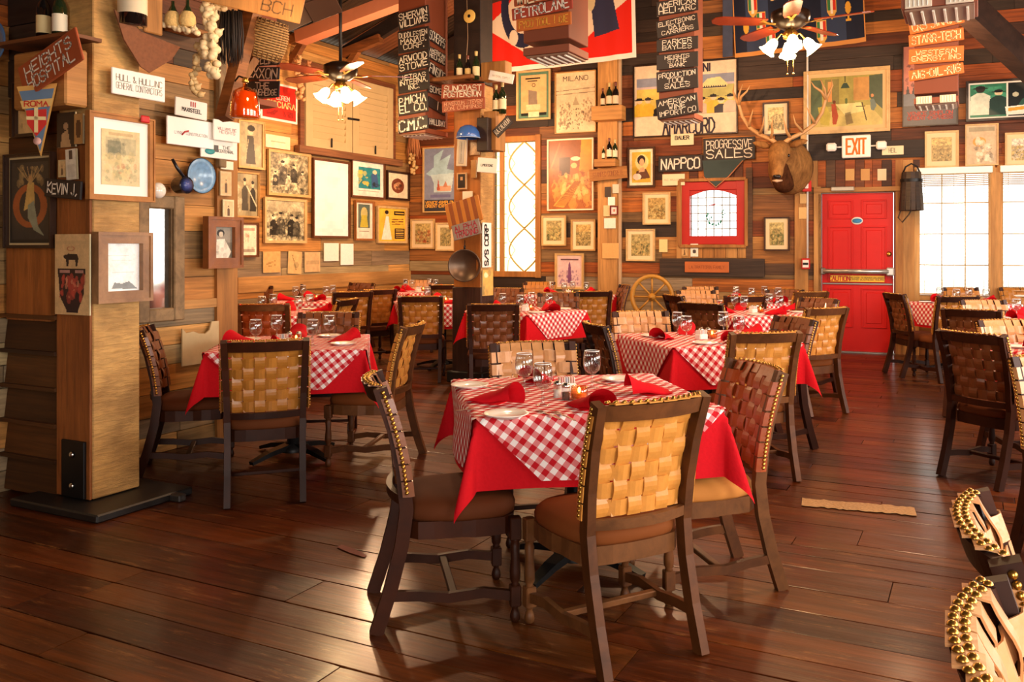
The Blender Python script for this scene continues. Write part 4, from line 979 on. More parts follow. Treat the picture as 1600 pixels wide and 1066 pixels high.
fx('glass', 819, 613, 0, 'water goblet at the left, farther one'); fx('glass', 848, 634, 0, 'water goblet in the middle, nearest one'); fx('glass', 925, 607, 0, 'water goblet at the right')
fx('salt', 871, 622, .3, 'salt shaker'); fx('pepper', 884, 626, .6, 'pepper shaker'); fx('candle', 905, 626, 0, 'amber glass candle'); fx('caddy', 885, 612, .2, 'white dish of sugar packets')
fx('fork', 858, 650, .5, 'left fork beside the goblet'); fx('fork', 882, 652, .45, 'right fork in the middle'); fx('knife', 748, 640, -1.0, 'knife by the left plate'); fx('fork', 945, 602, .6, 'fork by the far right plate'); fx('knife', 1010, 627, -1.1, 'knife under the right napkin')
fx('knife', 770, 608, .9, 'knife at the far left'); fx('fork', 800, 605, 1.3, 'fork at the far left')
table(-1.83, 5.87, 11.5, -17, 'at left by the square post', seed=2)
table(1.02, 6.16, 18, 9, 'right of centre', seed=3)
table(-.38, 8.85, 48, 12, 'before the middle post', seed=4, s=.44, half=.57)
table(.08, 11.75, 45, 5, 'under the bread poster', seed=5, s=.45)
table(-2.1, 12.7, 40, 10, 'in the far left corner', seed=6)
table(-3.05, 10.6, 20, 0, 'under the film stills', seed=7)
table(-2.75, 8.55, 12, 10, 'by the near wall end', seed=8, s=.46)
table(-1.42, 10.2, 25, -8, 'half behind the middle post', seed=9, s=.46)
table(1.92, 8.6, 18, 12, 'below the elk antlers', seed=10)
table(2.3, 10.25, 30, 0, 'under the wooden plaque', seed=11, s=.44, half=.56)
table(4.62, 10.0, 20, 10, 'right of the red door', seed=12, s=.44, half=.56)
table(4.35, 7.75, 15, 0, 'at right by the windows', seed=13, s=.46)
table(3.3, 5.45, 14, 0, 'second along right edge', seed=14, s=.46)
table(2.85, 3.62, 10, 0, 'cut off at right', seed=15, s=.48)
# ------------------------------------------------------------------ pictures and posters
def res(w, h, n=70):
    k = n / max(w, h); return max(8, int(w * k)), max(8, int(h * k))
def picture(P, x0, x1, y0, y1, label, paint=None, fw=.05, mat=None, frame=None, off=.018, bg='d8c49a', n=70, cat='picture', name='framed_picture', tilt=0.0, dep=.03, group=None, seed=None, tx=.22):
    """frame moulding, optional mount and the printed sheet; x/y are the outer edges as seen at its middle"""
    a, z, w, h = P.rect(x0, x1, (y0 + y1) / 2, y1 - y0, off)
    t = thing(name, label, cat, P.pt(a, z, off), P.rz, group, rot=None)
    t.rotation_euler = (0, 0, P.rz)
    if tilt: t.rotation_euler = (Matrix.Rotation(P.rz, 3, 'Z') @ Matrix.Rotation(tilt, 3, 'Y')).to_euler()
    if fw > 0:
        mb = MB()
        for s in (-1, 1):
            mb.prism([(s * w / 2, -h / 2), (s * (w / 2 - fw), -h / 2 + fw), (s * (w / 2 - fw), h / 2 - fw), (s * w / 2, h / 2)], dep, None, -dep)
            mb.prism([(-w / 2, s * h / 2), (-w / 2 + fw, s * (h / 2 - fw)), (w / 2 - fw, s * (h / 2 - fw)), (w / 2, s * h / 2)], dep, None, -dep)
            mb.prism([(s * w / 2, -h / 2), (s * (w / 2 - fw * .3), -h / 2 + fw * .3), (s * (w / 2 - fw * .3), h / 2 - fw * .3), (s * w / 2, h / 2)], .008, None, -dep - .007)
            mb.prism([(-w / 2, s * h / 2), (-w / 2 + fw * .3, s * (h / 2 - fw * .3)), (w / 2 - fw * .3, s * (h / 2 - fw * .3)), (w / 2, s * h / 2)], .008, None, -dep - .007)
        mb.obj('frame', frame or M['pframe'], t)
    else: MB().box((0, .004, 0), (w, .008, h)).obj('backing', flat('c8b890'), t); dep = .012
    iw, ih = w - 2 * fw, h - 2 * fw; yy = -dep * .35
    if mat:
        mc, mw = mat; MB().box((0, yy + .003, 0), (iw, .004, ih)).obj('mount', flat(mc, rough=.6, var=.03), t); iw -= 2 * mw; ih -= 2 * mw; yy -= .003
    W_, H_ = res(iw, ih, n); c = Cv(W_, H_, bg, seed=seed or int(abs(x0) * 7 + abs(y0))); 
    if paint: paint(c); c.tex(tx)
    c.obj(iw, ih, t, y=yy); t['iw'] = iw; t['ih'] = ih; return t, iw, ih, yy
def still(people, tone='8a8064', dark='2a2620', lite='cfc49c'):
    def f(c):
        c.blotch(lite, 60, .1, .5); c.blotch(dark, 50, .07, .45); c.blotch('a89c78', 40, .05, .5)
        for i, (x, y, k, b) in enumerate(people): c.man(x, y, k, b, 'd8ccaa' if i % 2 == 0 else 'c4b894')
        c.blotch(lite, 30, .03, .6, (0, .3, 1, 1)); c.blotch(dark, 30, .025, .6, (0, .2, 1, 1)); c.blotch('7a7258', 20, .04, .5); c.tex(1.3, 10)
    return f
def etching(c1='6a6a44', c2='a89a68', n=60, warm=None):
    def f(c):
        c.rect(0, 0, 1, .34, c2, .6); c.blotch(c1, n, .06, .6, (0, .35, 1, 1)); c.blotch('c0a868', n // 2, .05, .6, (0, .3, 1, 1)); c.blotch('3a3424', n // 2, .03, .7, (.05, .45, .95, .95)); c.tex(.8, 12)
        if warm: c.blotch(warm, n // 3, .05, .7, (.1, .4, .9, .9))
    return f
# far left wall
L_ = LFAR
picture(L_, 370, 411, 188, 264, 'tall grey film still of a woman in a long dark dress', lambda c: (c.blotch('b8ac84', 30, .15, .4), c.poly([(.35, .3), (.62, .3), (.72, .95), (.3, .95)], '33302a'), c.ell(.5, .2, .12, .08, 'cfc09a'), c.ell(.52, .13, .17, .07, '2c2822'), c.line(.4, .4, .25, .9, 'b8ac84', .015)), bg='94896a', fw=.03, frame=M['pgold'])
picture(L_, 366, 403, 269, 340, 'grey film still of a couple, woman in a patterned shawl', lambda c: (c.blotch('b8ac84', 30, .15, .4), c.man(.4, .2, 1.5, '4a463c', 'd0c49e'), c.man(.78, .25, 1.4, '2c2a24', 'c8bc98', None), c.line(.5, .3, .95, .75, 'd8ccaa', .02), c.blotch('e0d4b0', 12, .05, .6, (0, .3, .3, .9))), bg='857b5e', fw=.02, frame=M['pgold'])
picture(L_, 417, 483, 237, 307, 'square grey film still of a crowd in a sunny garden, upper of two', still([(.33, .25, 1.2, '5a5446'), (.62, .3, .9, '3a362c'), (.85, .45, .9, 'b8ac88'), (.15, .5, .7, '2c2822'), (.48, .55, .8, 'd0c4a0')]), bg='8c8262', fw=.035, frame=M['pgold'], n=90)
picture(L_, 411, 477, 310, 380, 'square grey film still of farm workers in a field, lower of two', lambda c: (still([(.2, .42, 1.0, '2e2a22'), (.38, .35, 1.1, '4a463a'), (.66, .4, 1.1, '24221c'), (.8, .45, 1, '5c5848')])(c), c.rect(0, 0, 1, .25, 'c8bc98', .5)), bg='a09674', fw=.035, frame=M['pgold'], n=90)
picture(L_, 487, 545, 250, 372, 'tall narrow framed sheet, its window glare painted blank white', lambda c: c.rect(0, .1, 1, .9, 'ffffff', .6), bg='fcfcf8', fw=.03, frame=M['pframe'], n=20)  # window glare on the glass painted into the print
def teal(c):
    c.rect(.2, .16, .9, .78, '2f8f96'); c.blotch('1d6f78', 14, .08, .6, (.25, .2, .85, .7)); c.blotch('d8c84a', 12, .07, .8, (.2, .3, .5, .7)); c.poly([(.6, .35), (.78, .28), (.85, .7), (.62, .75)], '3a5a8a'); c.ell(.72, .28, .07, .06, 'e8d8a8'); c.blotch('202a2c', 6, .04, .8, (.5, .6, .9, .75)); c.rect(.2, .83, .85, .85, 'b0a890')
picture(L_, 547, 600, 250, 310, 'white film poster with a teal painted scene', teal, bg='f2ecdc', fw=.03, frame=M['pframe'], n=80)
picture(L_, 603, 638, 268, 313, 'cream print with a round brown portrait', lambda c: (c.ell(.5, .5, .32, .3, '7a3c24'), c.blotch('d8a070', 8, .07, .8, (.35, .35, .65, .65)), c.blotch('2c1a14', 6, .05, .8, (.3, .3, .7, .6))), bg='ecdcb8', fw=.035, frame=M['pdark'])
picture(L_, 553, 583, 314, 376, 'narrow print of a yellow-green figure in an arch', lambda c: (c.rect(.15, .04, .85, .7, '5a6a60'), c.ell(.5, .3, .2, .18, 'd8c878', .8), c.poly([(.35, .35), (.65, .35), (.75, .68), (.25, .68)], 'c0b040'), c.rect(.2, .78, .8, .8, '806840')), bg='ece2cc', fw=.03, frame=M['pframe'])
def yel(c):
    c.poly([(.28, .25), (.38, .25), (.42, .55), (.5, .95), (.12, .95), (.22, .55)], 'f8f0dc'); c.ell(.32, .16, .05, .06, 'e8c8a0'); c.ell(.31, .12, .07, .06, '2a1c14'); c.rect(.58, .08, .98, .2, '2a1c18'); c.rect(.6, .6, .98, .93, '3a2020')
    for i in range(5): c.rect(.64, .64 + i * .055, .94, .66 + i * .055, 'e8c050')
    for i in range(3): c.line(.5, .34 + i * .07, .92, .32 + i * .07, '7a3018', .012)
    c.rect(.62, .12, .94, .15, 'e8c050')
picture(L_, 588, 634, 323, 380, 'yellow theatre poster with a woman in a white gown', yel, bg='ecc040', fw=.03, frame=M['pgold'], n=90)
picture(L_, 372, 402, 348, 402, 'cream print with faded red figures, half behind the portrait frame', lambda c: (c.rect(.1, .12, .9, .2, 'b8503c', .6), c.blotch('b0705a', 14, .06, .5, (.1, .3, .9, .8)), c.rect(.1, .8, .9, .9, '4a3a30', .6)), bg='f0e4c8', fw=.025, frame=M['pframe'])
t, iw, ih, yy = picture(L_, 410, 462, 134, 186, 'red poster with white border and the lettering CIOCIARA', None, bg='d02418', fw=.0, mat=None, n=20)
MB().box((0, .003, 0), (iw + .06, .006, ih + .06)).obj('border', M['paper'], t)
lettering(['LOREN'], iw * .4, ih * .13, t, M['lett'], .16, .02, -.014, .05, ih * .14); lettering(['CIOCIARA'], iw * .85, ih * .17, t, flat('f0d890'), .2, .02, -.014, .02, -ih * .07); lettering(['LATTUADA      VITTORIO', 'SANDRI        DE SICA'], iw * .8, ih * .16, t, flat('7a1410'), .14, .02, -.014, 0, -ih * .33)
# loose papers pinned in a row
def paper(P, x0, x1, y0, y1, label, c='e4c890', paint=None, tilt=0.0, name='pinned_paper', cat='paper', off=.02, n=24):
    return picture(P, x0, x1, y0, y1, label, paint, fw=0, bg=c, cat=cat, name=name, tilt=tilt, off=off, n=n)
fx_ = lambda c: (c.line(.2, .6, .7, .45, 'a07840', .02), c.line(.3, .7, .7, .65, 'a07840', .015))
paper(L_, 411, 438, 393, 426, 'tan paper pinned below the film stills, first in the row', 'd8a868', fx_); paper(L_, 450, 471, 393, 428, 'curled tan paper with a faint drawing, second in the row', 'e0b478', lambda c: (c.line(.3, .2, .6, .8, '9a7848', .03), c.ell(.6, .6, .2, .15, '8a8058', .5)), tilt=.06)
paper(L_, 476, 500, 394, 425, 'tan paper with a smudged landscape, third in the row', 'dcb480', lambda c: c.rect(.1, .45, .9, .6, 'a08860', .5)); paper(L_, 506, 529, 380, 408, 'small white card, left one under the blank tall frame', 'faf4e4'); paper(L_, 532, 552, 381, 414, 'small white card, right one under the blank tall frame', 'fcf8ee')
paper(L_, 415, 453, 212, 232, 'cream strip sign with faint red writing', 'f0e0b8', lambda c: c.rect(.2, .45, .8, .55, 'b87858', .6), n=30, name='small_sign', cat='sign')
# near left wall
N_ = LNEAR
def disc(P, x, y, wpx, hpx, label, name, cat, mats, off=.03):
    a, z, w, h = P.rect(x - wpx / 2, x + wpx / 2, y, hpx, off); t = thing(name, label, cat, P.pt(a, z, off), P.rz); return t, max(w, h) / 2 if False else h / 2
t, r = disc(N_, 309, 275, 44, 55, 'round blue mottled enamel plate on the left wall', 'enamel_plate', 'plate', None, .04)
RX = Matrix.Rotation(PI / 2, 4, 'X')
MB().lathe([(0, .0), (r * .6, .0), (r * .75, .02), (r, .035), (r, .04), (r * .74, .028), (r * .6, .008), (0, .006)], 28, RX, cap=False).obj('dish', flat('7fa8cc', rough=.25, var=.45, vs=28, coat=.3), t)
MB().lathe([(r * .985, .033), (r * 1.02, .037), (r * .985, .043)], 28, RX, cap=False).obj('rim', flat('2c3c54', rough=.3), t)
t, r = disc(N_, 275, 290, 30, 26, 'small dark blue saucepan hanging by its handle on the left wall', 'saucepan', 'pan', None, .05)
MB().lathe([(0, 0), (r * .8, 0), (r, .02), (r, .1), (r * 1.03, .1), (r * 1.03, .104), (0, .104)], 20, RX, cap=False).obj('pan_body', flat('23232e', rough=.2, coat=.4), t)
MB().lathe([(0, .104), (r * .85, .106), (0, .1062)], 20, RX, cap=False).obj('pan_base', flat('4a5a9c', rough=.3, var=.5, vs=40), t)
MB().tube([(-.0, -.08, r * .9), (-.06, -.08, r * 2.0), (-.09, -.07, r * 3.0)], [.01, .012, .01], 8).obj('handle', flat('1c1c24', rough=.3), t)
t, r = disc(N_, 241, 298, 16, 25, 'white ladle bowl hanging beside the big cream print', 'enamel_ladle', 'ladle', None, .08)
MB().ball((0, -.04, 0), r, 16, 10, (1, .7, 1)).obj('bowl', M['ceramic'], t); MB().tube([(0, 0, r * .9), (-.02, .03, r * 2.2)], .006, 6).obj('handle', M['iron'], t)
def plate_sign(P, x0, x1, y0, y1, label, mat, lines=(), lm=None, wt=.15, jit=.05, off=.03, tilt=0.0, name='sign_board', th=.014, fill=.84, lh=.72, gap=.25, x_=0.0, z_=0.0, slant=0.0, group=None, lead=None):
    a, z, w, h = P.rect(x0, x1, (y0 + y1) / 2, y1 - y0, off); t = thing(name, label, 'sign', P.pt(a, z, off), P.rz, group)
    if tilt: t.rotation_euler = (Matrix.Rotation(P.rz, 3, 'Z') @ Matrix.Rotation(tilt, 3, 'Y')).to_euler()
    MB().cbox((0, 0, 0), (w, th, h), min(.004, th / 3)).obj('board', mat, t)
    if lines: lettering(lines, w * fill, h * lh, t, lm or M['lett'], wt, jit, -th / 2 - .002, x_ * w, z_ * h, gap, slant=slant)
    return t, w, h
W_ = M['paper']
t, w, h = plate_sign(N_, 273, 323, 156, 184, 'small white business sign with a red emblem above the larger white signs', W_, ['MAXISTEEL'], M['lettk'], .2, .01, .1, .03, fill=.6, lh=.2, z_=-.1)
for i in (-1, 0, 1): MB().box((i * .018 + .01, -.009, h * .25), (.009, .002, h * .28)).obj('emblem_bar', flat('b04040'), t)
t, w, h = plate_sign(N_, 260, 333, 186, 229, 'largest white sign on the left wall with a thin red swoosh', flat('fffdf8', var=.01), ['LYNX   CONSTRUCTION'], flat('9a9aa0'), .12, .01, .085, fill=.7, lh=.1, z_=-.05)
MB().tube([(-w * .2, -.009, -h * .12), (-w * .14, -.009, 0), (-w * .06, -.009, h * .05)], .006, 5).obj('swoosh', flat('c04040'), t)
plate_sign(N_, 333, 374, 189, 221, 'white sign overlapping the largest one, faint red lettering', W_, ['WILLIAMS INC', 'HEIGHTS'], flat('b08080'), .13, .01, .12, fill=.7, lh=.3)
t, w, h = plate_sign(N_, 313, 370, 218, 248, 'lowest white sign of the cluster with a teal mark', W_, ['THE', 'CENTENNIAL'], M['lettk'], .13, .01, .07, fill=.42, lh=.35, x_=.18)
MB().lathe([(0, 0), (.045, 0), (.045, .003), (0, .003)], 14, Matrix.Translation((-w * .27, -.008, -h * .18)) @ RX @ Matrix.Scale(.5, 4, (0, 1, 0))).obj('emblem', flat('3a9aa0'), t); MB().box((-w * .1, -.009, 0), (.04, .002, h * .35)).obj('emblem_bar', flat('505050'), t)
paper(N_, 345, 364, 252, 265, 'small cream note under the white signs', 'f0e8cc', off=.05)
sep = lambda c: (c.rect(.1, .1, .9, .9, 'd8b078', .6), c.man(.5, .4, 1.1, '6a5038', 'c89a68'))
paper(N_, 344, 361, 268, 306, 'small sepia portrait photograph, upper one on the end board', 'e0c090', sep, off=.05, cat='photo', name='sepia_photo'); paper(N_, 348, 365, 312, 340, 'small sepia portrait photograph, lower one on the end board', 'ecd8a8', sep, off=.05, cat='photo', name='sepia_photo')
picture(N_, 317, 372, 339, 419, 'portrait photograph in a thick polished wooden frame', lambda c: (c.rect(0, 0, 1, .5, 'a8a090', .6), c.ell(.4, .2, .2, .12, '2c2822'), c.ell(.42, .24, .12, .09, 'c8bca4'), c.poly([(.2, .4), (.6, .38), (.95, .8), (.8, 1), (.1, 1)], 'e8e0cc'), c.blotch('807868', 14, .08, .4)), bg='787060', fw=.075, frame=wood('polished_frame', ['9a5c2c'], grain=(14, 14, 14), rough=.3, dark=.2), off=.06, dep=.05, n=80)
mb = MB(); a, z, w, h = N_.rect(280, 337, 536, 64); mb.prism([(-w / 2, -h / 2), (w / 2, -h / 2), (w / 2, h / 2), (w * .3, h / 2), (w * .24, h * .3), (w * .12, h * .22), (-.02, h * .24), (-w * .2, h * .3), (-w * .4, h * .28), (-w / 2, h * .4)], .012, None, -.012)
t = mb.obj('torn_cardboard', flat('c8b084', rough=.8, var=.35, vs=7), None, N_.pt(a, z, .02), N_.rz); tag(t, 'torn piece of tan cardboard nailed low on the left wall', 'cardboard')
# square post, left
picture(POST_S, 133, 236, 180, 314, 'large cream framed Italian print on the square post', lambda c: (c.rect(.18, .05, .82, .1, 'a08050', .5), c.rect(.1, .14, .9, .44, 'a8a078', .7), c.rect(.15, .2, .5, .42, '6a6a50', .7), c.blotch('6a6a4a', 30, .06, .5, (.1, .2, .6, .5)), c.blotch('d0b878', 30, .08, .5, (.1, .45, .9, .9)), c.blotch('8a8a60', 30, .05, .5, (.1, .5, .9, .95)), c.blotch('b87040', 8, .04, .5, (.3, .6, .9, .9))), bg='d8c08c', fw=.03, mat=('fbf6ea', .055), frame=wood('honey_frame', ['b87a3c'], grain=(14, 14, 14), dark=.2), off=.03, n=100)
lt = bpy.data.objects[-1] if False else None
picture(POST_S, 143, 229, 363, 472, 'brown moulded frame with white glare painted on its sheet, low on the square post', lambda c: (c.rect(.1, .25, .7, .27, 'd8d8d4', .8), c.rect(.2, .35, .8, .36, 'e0e0dc', .8), c.rect(.2, .6, .85, .62, 'dcdcd8', .8), c.poly([(.2, .95), (.28, .82), (.5, .85), (.7, .8), (.95, .97)], '8a8e8e')), bg='fbfbf8', fw=.062, frame=wood('moulded_frame', ['a87a50'], grain=(14, 14, 14), rough=.4, dark=.25), off=.02, dep=.05, n=60)  # near-white print stands for glare on the glass
def lupa(c):
    c.rect(.02, .08, .98, .12, 'c8a878', .5); c.ell(.47, .18, .12, .03, 'b04a30', .7, .5)
    c.poly([(.3, .27), (.4, .24), (.66, .25), (.7, .3), (.66, .4), (.62, .4), (.6, .32), (.42, .32), (.4, .4), (.35, .4), (.33, .32)], '2a2020'); c.ell(.32, .28, .07, .025, '2a2020')
    c.rect(.08, .43, .9, .5, '2a1c20'); c.poly([(.1, .5), (.88, .5), (.85, .75), (.68, .95), (.35, .95), (.15, .78)], '2c1c22'); c.blotch('b8483c', 40, .05, .8, (.15, .52, .85, .8)); c.blotch('d89070', 14, .03, .8, (.25, .55, .75, .8)); c.rect(.15, .45, .45, .48, 'b88a80'); c.rect(.6, .45, .85, .48, 'b88a80'); c.rect(.35, .86, .68, .97, '2a1c22')
picture(POST_F, 87, 140, 366, 492, 'old poster with a she-wolf over a dark red column of figures', lupa, bg='d8b480', fw=0, name='poster', cat='poster', off=.03, n=110)
plate_sign(POST_F, 71, 128, 281, 310, 'black hand-painted name board KEVIN J. on the square post', M['sblack'], ['KEVIN J,'], wt=.16, off=.06, tilt=R(5), fill=.8, lh=.55)
paper(POST_F, 104, 120, 233, 281, 'narrow memorial card on the square post', 'd8d0bc', lambda c: (c.rect(.3, .05, .7, .35, '4a3c34'), c.rect(.2, .5, .8, .9, 'a8a090', .4)), off=.035, tilt=-.06, name='memorial_card', cat='card'); paper(POST_F, 92, 104, 250, 277, 'tiny portrait photograph beside the memorial card', 'c8b484', sep, off=.03, cat='photo', name='sepia_photo')
paper(POST_F, 90, 118, 176, 230, 'dark photograph of a seated figure under the pennant', '33251c', lambda c: (c.ell(.5, .4, .12, .1, 'a88460'), c.poly([(.3, .6), (.6, .5), (.8, 1), (.2, 1)], 'b89468')), off=.03, cat='photo', name='dark_photo'); paper(POST_F, 117, 130, 178, 225, 'small sepia oval portrait by the post edge', 'b88a50', lambda c: c.ell(.5, .5, .35, .3, '5a3c24'), off=.035, cat='photo', name='sepia_photo')
def nouveau(c):
    c.rect(.06, .04, .94, .96, '3c3630'); c.ell(.5, .56, .42, .26, 'a05a30'); c.ell(.5, .56, .26, .19, '3c3630'); c.poly([(.45, .28), (.6, .28), (.62, .55), (.35, .62)], 'c8a860'); c.poly([(.45, .55), (.6, .5), (.7, .8), (.85, .92), (.6, .85), (.45, .7)], '8a9078'); c.ell(.52, .24, .05, .04, 'c87a48')
    c.blotch('a89060', 20, .05, .5, (.2, .1, .85, .3)); 
    for i in range(6): c.line(.52, .3, .2 + .12 * i, .1, 'b89860', .008, .7)
picture(PART, 14, 88, 240, 388, 'dark art nouveau poster of a winged woman and a brown ring in a pale frame', nouveau, bg='2c2620', fw=.018, mat=('d0b888', .012), frame=M['pdark'], off=.04, n=120)
picture(PART, 28, 66, 128, 215, 'pale print partly behind the pennant, upper left', lambda c: c.blotch('8a7048', 12, .08, .5), bg='e0bc80', fw=.02, frame=M['pdark'], off=.035)
board('plank', wall_part, PART.pt(.23, PART.hit(60, 432)[1], .012), PART.rz, (.4, .03, .5), M['post_v'])
# pennant
a, z, t_ = POST_F.hit(72, 190, .15)
pn = thing('pennant', 'triangular football pennant with a red and white crest, hanging from the left beam', 'pennant', POST_F.pt(a, z, .2), R(32)); w, h = .2, .38
tri = lambda k, zo=0: [(-w / 2 * k, h * .46 * k + zo), (w / 2 * k, h * .52 * k + zo), (.02 * k, -h * .5 * k + zo)]
MB().prism(tri(1), .004).obj('border', flat('c89448', rough=.7), pn); MB().prism(tri(.86), .003, None, -.003).obj('field', flat('5a7088', rough=.7, var=.25), pn)
MB().prism([(-w * .4, h * .26), (w * .42, h * .31), (w * .36, h * .2), (-w * .34, h * .15)], .002, None, -.0055).obj('band', flat('d0a860', rough=.7), pn)
lettering(['ROMA'], w * .6, h * .07, pn, flat('c03020'), .2, .02, -.007, 0, h * .225)
MB().prism([(-.05, .05), (.05, .06), (.05, -.02), (.0, -.085), (-.045, -.02)], .002, None, -.006).obj('crest', flat('c02a20'), pn); MB().box((0, -.008, 0), (.018, .002, .13)).box((0, -.008, .01), (.095, .002, .018)).obj('crest_cross', flat('e0c890'), pn)
MB().lathe([(0, 0), (.02, 0), (.02, .002), (0, .002)], 12, Matrix.Translation((.005, -.006, -.11)) @ RX).obj('ball_emblem', flat('d8a8a0'), pn)
# HEIGHTS HOSPITAL board, HULL sign, rusty plate, bottles
def psign(P, x0, x1, y0, y1, off, **k): return plate_sign(P, x0, x1, y0, y1, off=off, **k)
plate_sign(POST_F, 32, 128, 72, 127, 'rust brown hand-painted board HEIGHTS HOSPITAL, tilted up to the right', M['srust'], ['HEIGHTS', 'HOSPITAL'], wt=.15, jit=.07, off=.2, tilt=R(-20), fill=.78, lh=.72)
plate_sign(POST_S, 174, 257, 113, 153, 'white printed sign HULL & HULL INC hung from the rusty plate', W_, ['HULL & HULL,INC', 'GENERAL CONTRACTORS'], flat('7a7468'), .11, .01, .06, fill=.86, lh=.55, gap=.3)
a, z, w, h = POST_S.rect(177, 280, 71, 84, .08)
o = MB().prism([(-w * .5, h * .5), (-w * .1, h * .22), (w * .5, h * .12), (w * .36, -.16 * h), (w * .02, -h * .5), (-w * .12, -h * .42), (-w * .36, 0)], .01, None, -.01).obj('rusty_plough_blade', flat('7a4a2c', rough=.8, var=.35, vs=60, bump=.4), None, POST_S.pt(a, z, .08), POST_S.rz); tag(o, 'rusty triangular plough blade hanging at the upper left', 'blade')
o = wbox(POST_S, 222, 251, -30, 53, .02, M['trimwood'], 'hanging_board', .1); tag(o, 'bare honey wood board hanging beside the big bottle label', 'board')
o = wbox(POST_S, 219, 233, 181, 192, .01, flat('c01c1c'), 'red_card', .07); tag(o, 'small red card peeking from behind the cream print', 'card')
def bottle(p, h, label, dark=False, lab='e0c890', group=None, r=None):
    t = thing('wine_bottle', label, 'bottle', p, 0, group); r = r or h * .125
    MB().lathe([(0, 0), (r, 0), (r, h * .58), (r * .8, h * .68), (r * .36, h * .76), (r * .34, h * .96), (r * .42, h * .965), (r * .42, h), (0, h)], 16, cap=False).obj('glass_body', M['bottle_dark'] if dark else M['bottle'], t)
    MB().lathe([(r * 1.015, h * .14), (r * 1.015, h * .46)], 16, cap=False).obj('label', flat(lab, rough=.6, var=.1), t)
    MB().lathe([(r * .38, h * .84), (r * .45, h * .97), (r * .45, h * 1.005), (0, h * 1.005)], 12, cap=False).obj('foil', flat('6a3020' if dark else 'c8b070', rough=.4), t); return t
c = POST_F.pt(*POST_F.hit(82, 68)[:2], .05); bottle(c - Vector((0, 0, .0)), .3, 'dark wine bottle with tan label above the HEIGHTS HOSPITAL board, left one', True)
c = POST_F.pt(*POST_F.hit(107, 66)[:2], .05); bottle(c, .3, 'green wine bottle with white label above the HEIGHTS HOSPITAL board, right one', False, 'f0e4c8')
board('plank', wall_part, POST_F.pt(.02, POST_F.hit(95, 70)[1], .06), 0, (.62, .2, .02), M['beam'])
c = POST_S.pt(*POST_S.hit(207, 40, .1)[:2], .1); bottle(c, .42, 'large wine bottle with a handwritten cream label, hanging over the rusty blade', True, 'd8c8a8', r=.075)
# enamel plate edge, far upper left
t = thing('enamel_plate', 'dark blue enamel plate cut by the left edge of the picture', 'plate', PART.pt(*PART.hit(-6, 66, .1)[:2], .1), 0)
MB().lathe([(0, 0), (.07, 0), (.12, .02), (.12, .026), (.07, .01), (0, .01)], 24, RX, cap=False).obj('dish', flat('4a6a94', rough=.3, coat=.3), t)
# garlic braids, chianti flasks, basket, brush, amber lamp
def garlic(pts, n, r, label, name='garlic_braid', c='d8c49a', jit=1.0, seed=1, kind=None):
    rr = random.Random(seed); P_ = [Vector(p) for p in pts]; t = thing(name, label, 'garlic' if 'garlic' in name else 'peppers', P_[0])
    cum = [0]
    for a, b in zip(P_, P_[1:]): cum.append(cum[-1] + (b - a).length)
    def pos(u):
        s = u * cum[-1]
        for i in range(len(P_) - 1):
            if s <= cum[i + 1] + 1e-9: return P_[i].lerp(P_[i + 1], (s - cum[i]) / max(cum[i + 1] - cum[i], 1e-6)) - P_[0]
        return P_[-1] - P_[0]
    MB().tube([pos(i / 10) for i in range(11)], r * .35, 6).obj('plait', flat('a88850', rough=.8), t)
    q = MB(); rad = r; 
    q.lathe([(0, -rad), (rad * .6, -rad * .85), (rad, -rad * .2), (rad * .85, rad * .45), (rad * .35, rad * .9), (rad * .15, rad * 1.5), (0, rad * 1.6)], 8, cap=False); me = q.mesh('bulb'); me.materials.append(flat(c, rough=.55, var=.2, vs=30))
    for i in range(n):
        p = pos((i + .5) / n) + Vector((rr.uniform(-1, 1), rr.uniform(-1, 1), rr.uniform(-.5, .5))) * r * 1.1 * jit; o = bpy.data.objects.new('bulb', me); COL.objects.link(o); o.parent = t; o.location = p; o.rotation_euler = (rr.uniform(-1, 1), rr.uniform(-1, 1), rr.uniform(0, 6)); k = rr.uniform(.8, 1.15); o.scale = (k, k, k)
    return t
A = at_depth
garlic([A(322, 2, 5.1), A(334, 40, 5.1), A(328, 70, 5.1), A(332, 118, 5.1)], 62, .026, 'thick hanging braid of garlic bulbs at the upper left')
garlic([A(318, 60, 5.15), A(306, 100, 5.15), A(304, 122, 5.15), A(310, 152, 5.15)], 34, .02, 'thinner garlic braid left of the thick one', c='c8ac78', seed=2)
garlic([A(352, 4, 5.2), A(336, 12, 5.2), A(322, 22, 5.2)], 16, .024, 'short swag of garlic running to the corner brace', seed=3)
garlic([A(260, 38, 5.0), A(285, 44, 5.0), A(306, 50, 5.0)], 26, .018, 'garlic heaped on the small shelf under the straw flasks', seed=4)
garlic([A(466, 88, 11.4), A(468, 125, 11.4), A(470, 156, 11.4)], 34, .032, 'slim garlic braid hanging beside the cream shutters', c='c89a68', seed=5)
garlic([A(481, 96, 11.7), A(480, 128, 11.7)], 16, .026, 'short reddish garlic braid behind the slim one', c='b0784c', seed=6)
t = thing('dried_corn_bunch', 'bunch of dried corn husks hanging in the corner by the blue poster', 'dried corn', BACK.pt(*BACK.hit(646, 232, .12)[:2], .12)); mb = MB(); rr = random.Random(8)
for i in range(26): a = rr.uniform(0, 2 * PI); r_ = rr.uniform(.05, .16); mb.tube([(0, 0, .22), (r_ * math.cos(a) * .6, r_ * math.sin(a) * .6, .16), (r_ * math.cos(a), r_ * math.sin(a), -.05 - rr.uniform(0, .12))], [.01, .014, .004], 5)
mb.obj('husks', flat('b87848', rough=.8, var=.3), t)
for i in range(26):
    MB().ball((rr.uniform(-.05, .05), rr.uniform(-.05, .05), -.1 - i * .012), .028, 7, 5).obj('bulb', flat('c8a468', rough=.6), t)
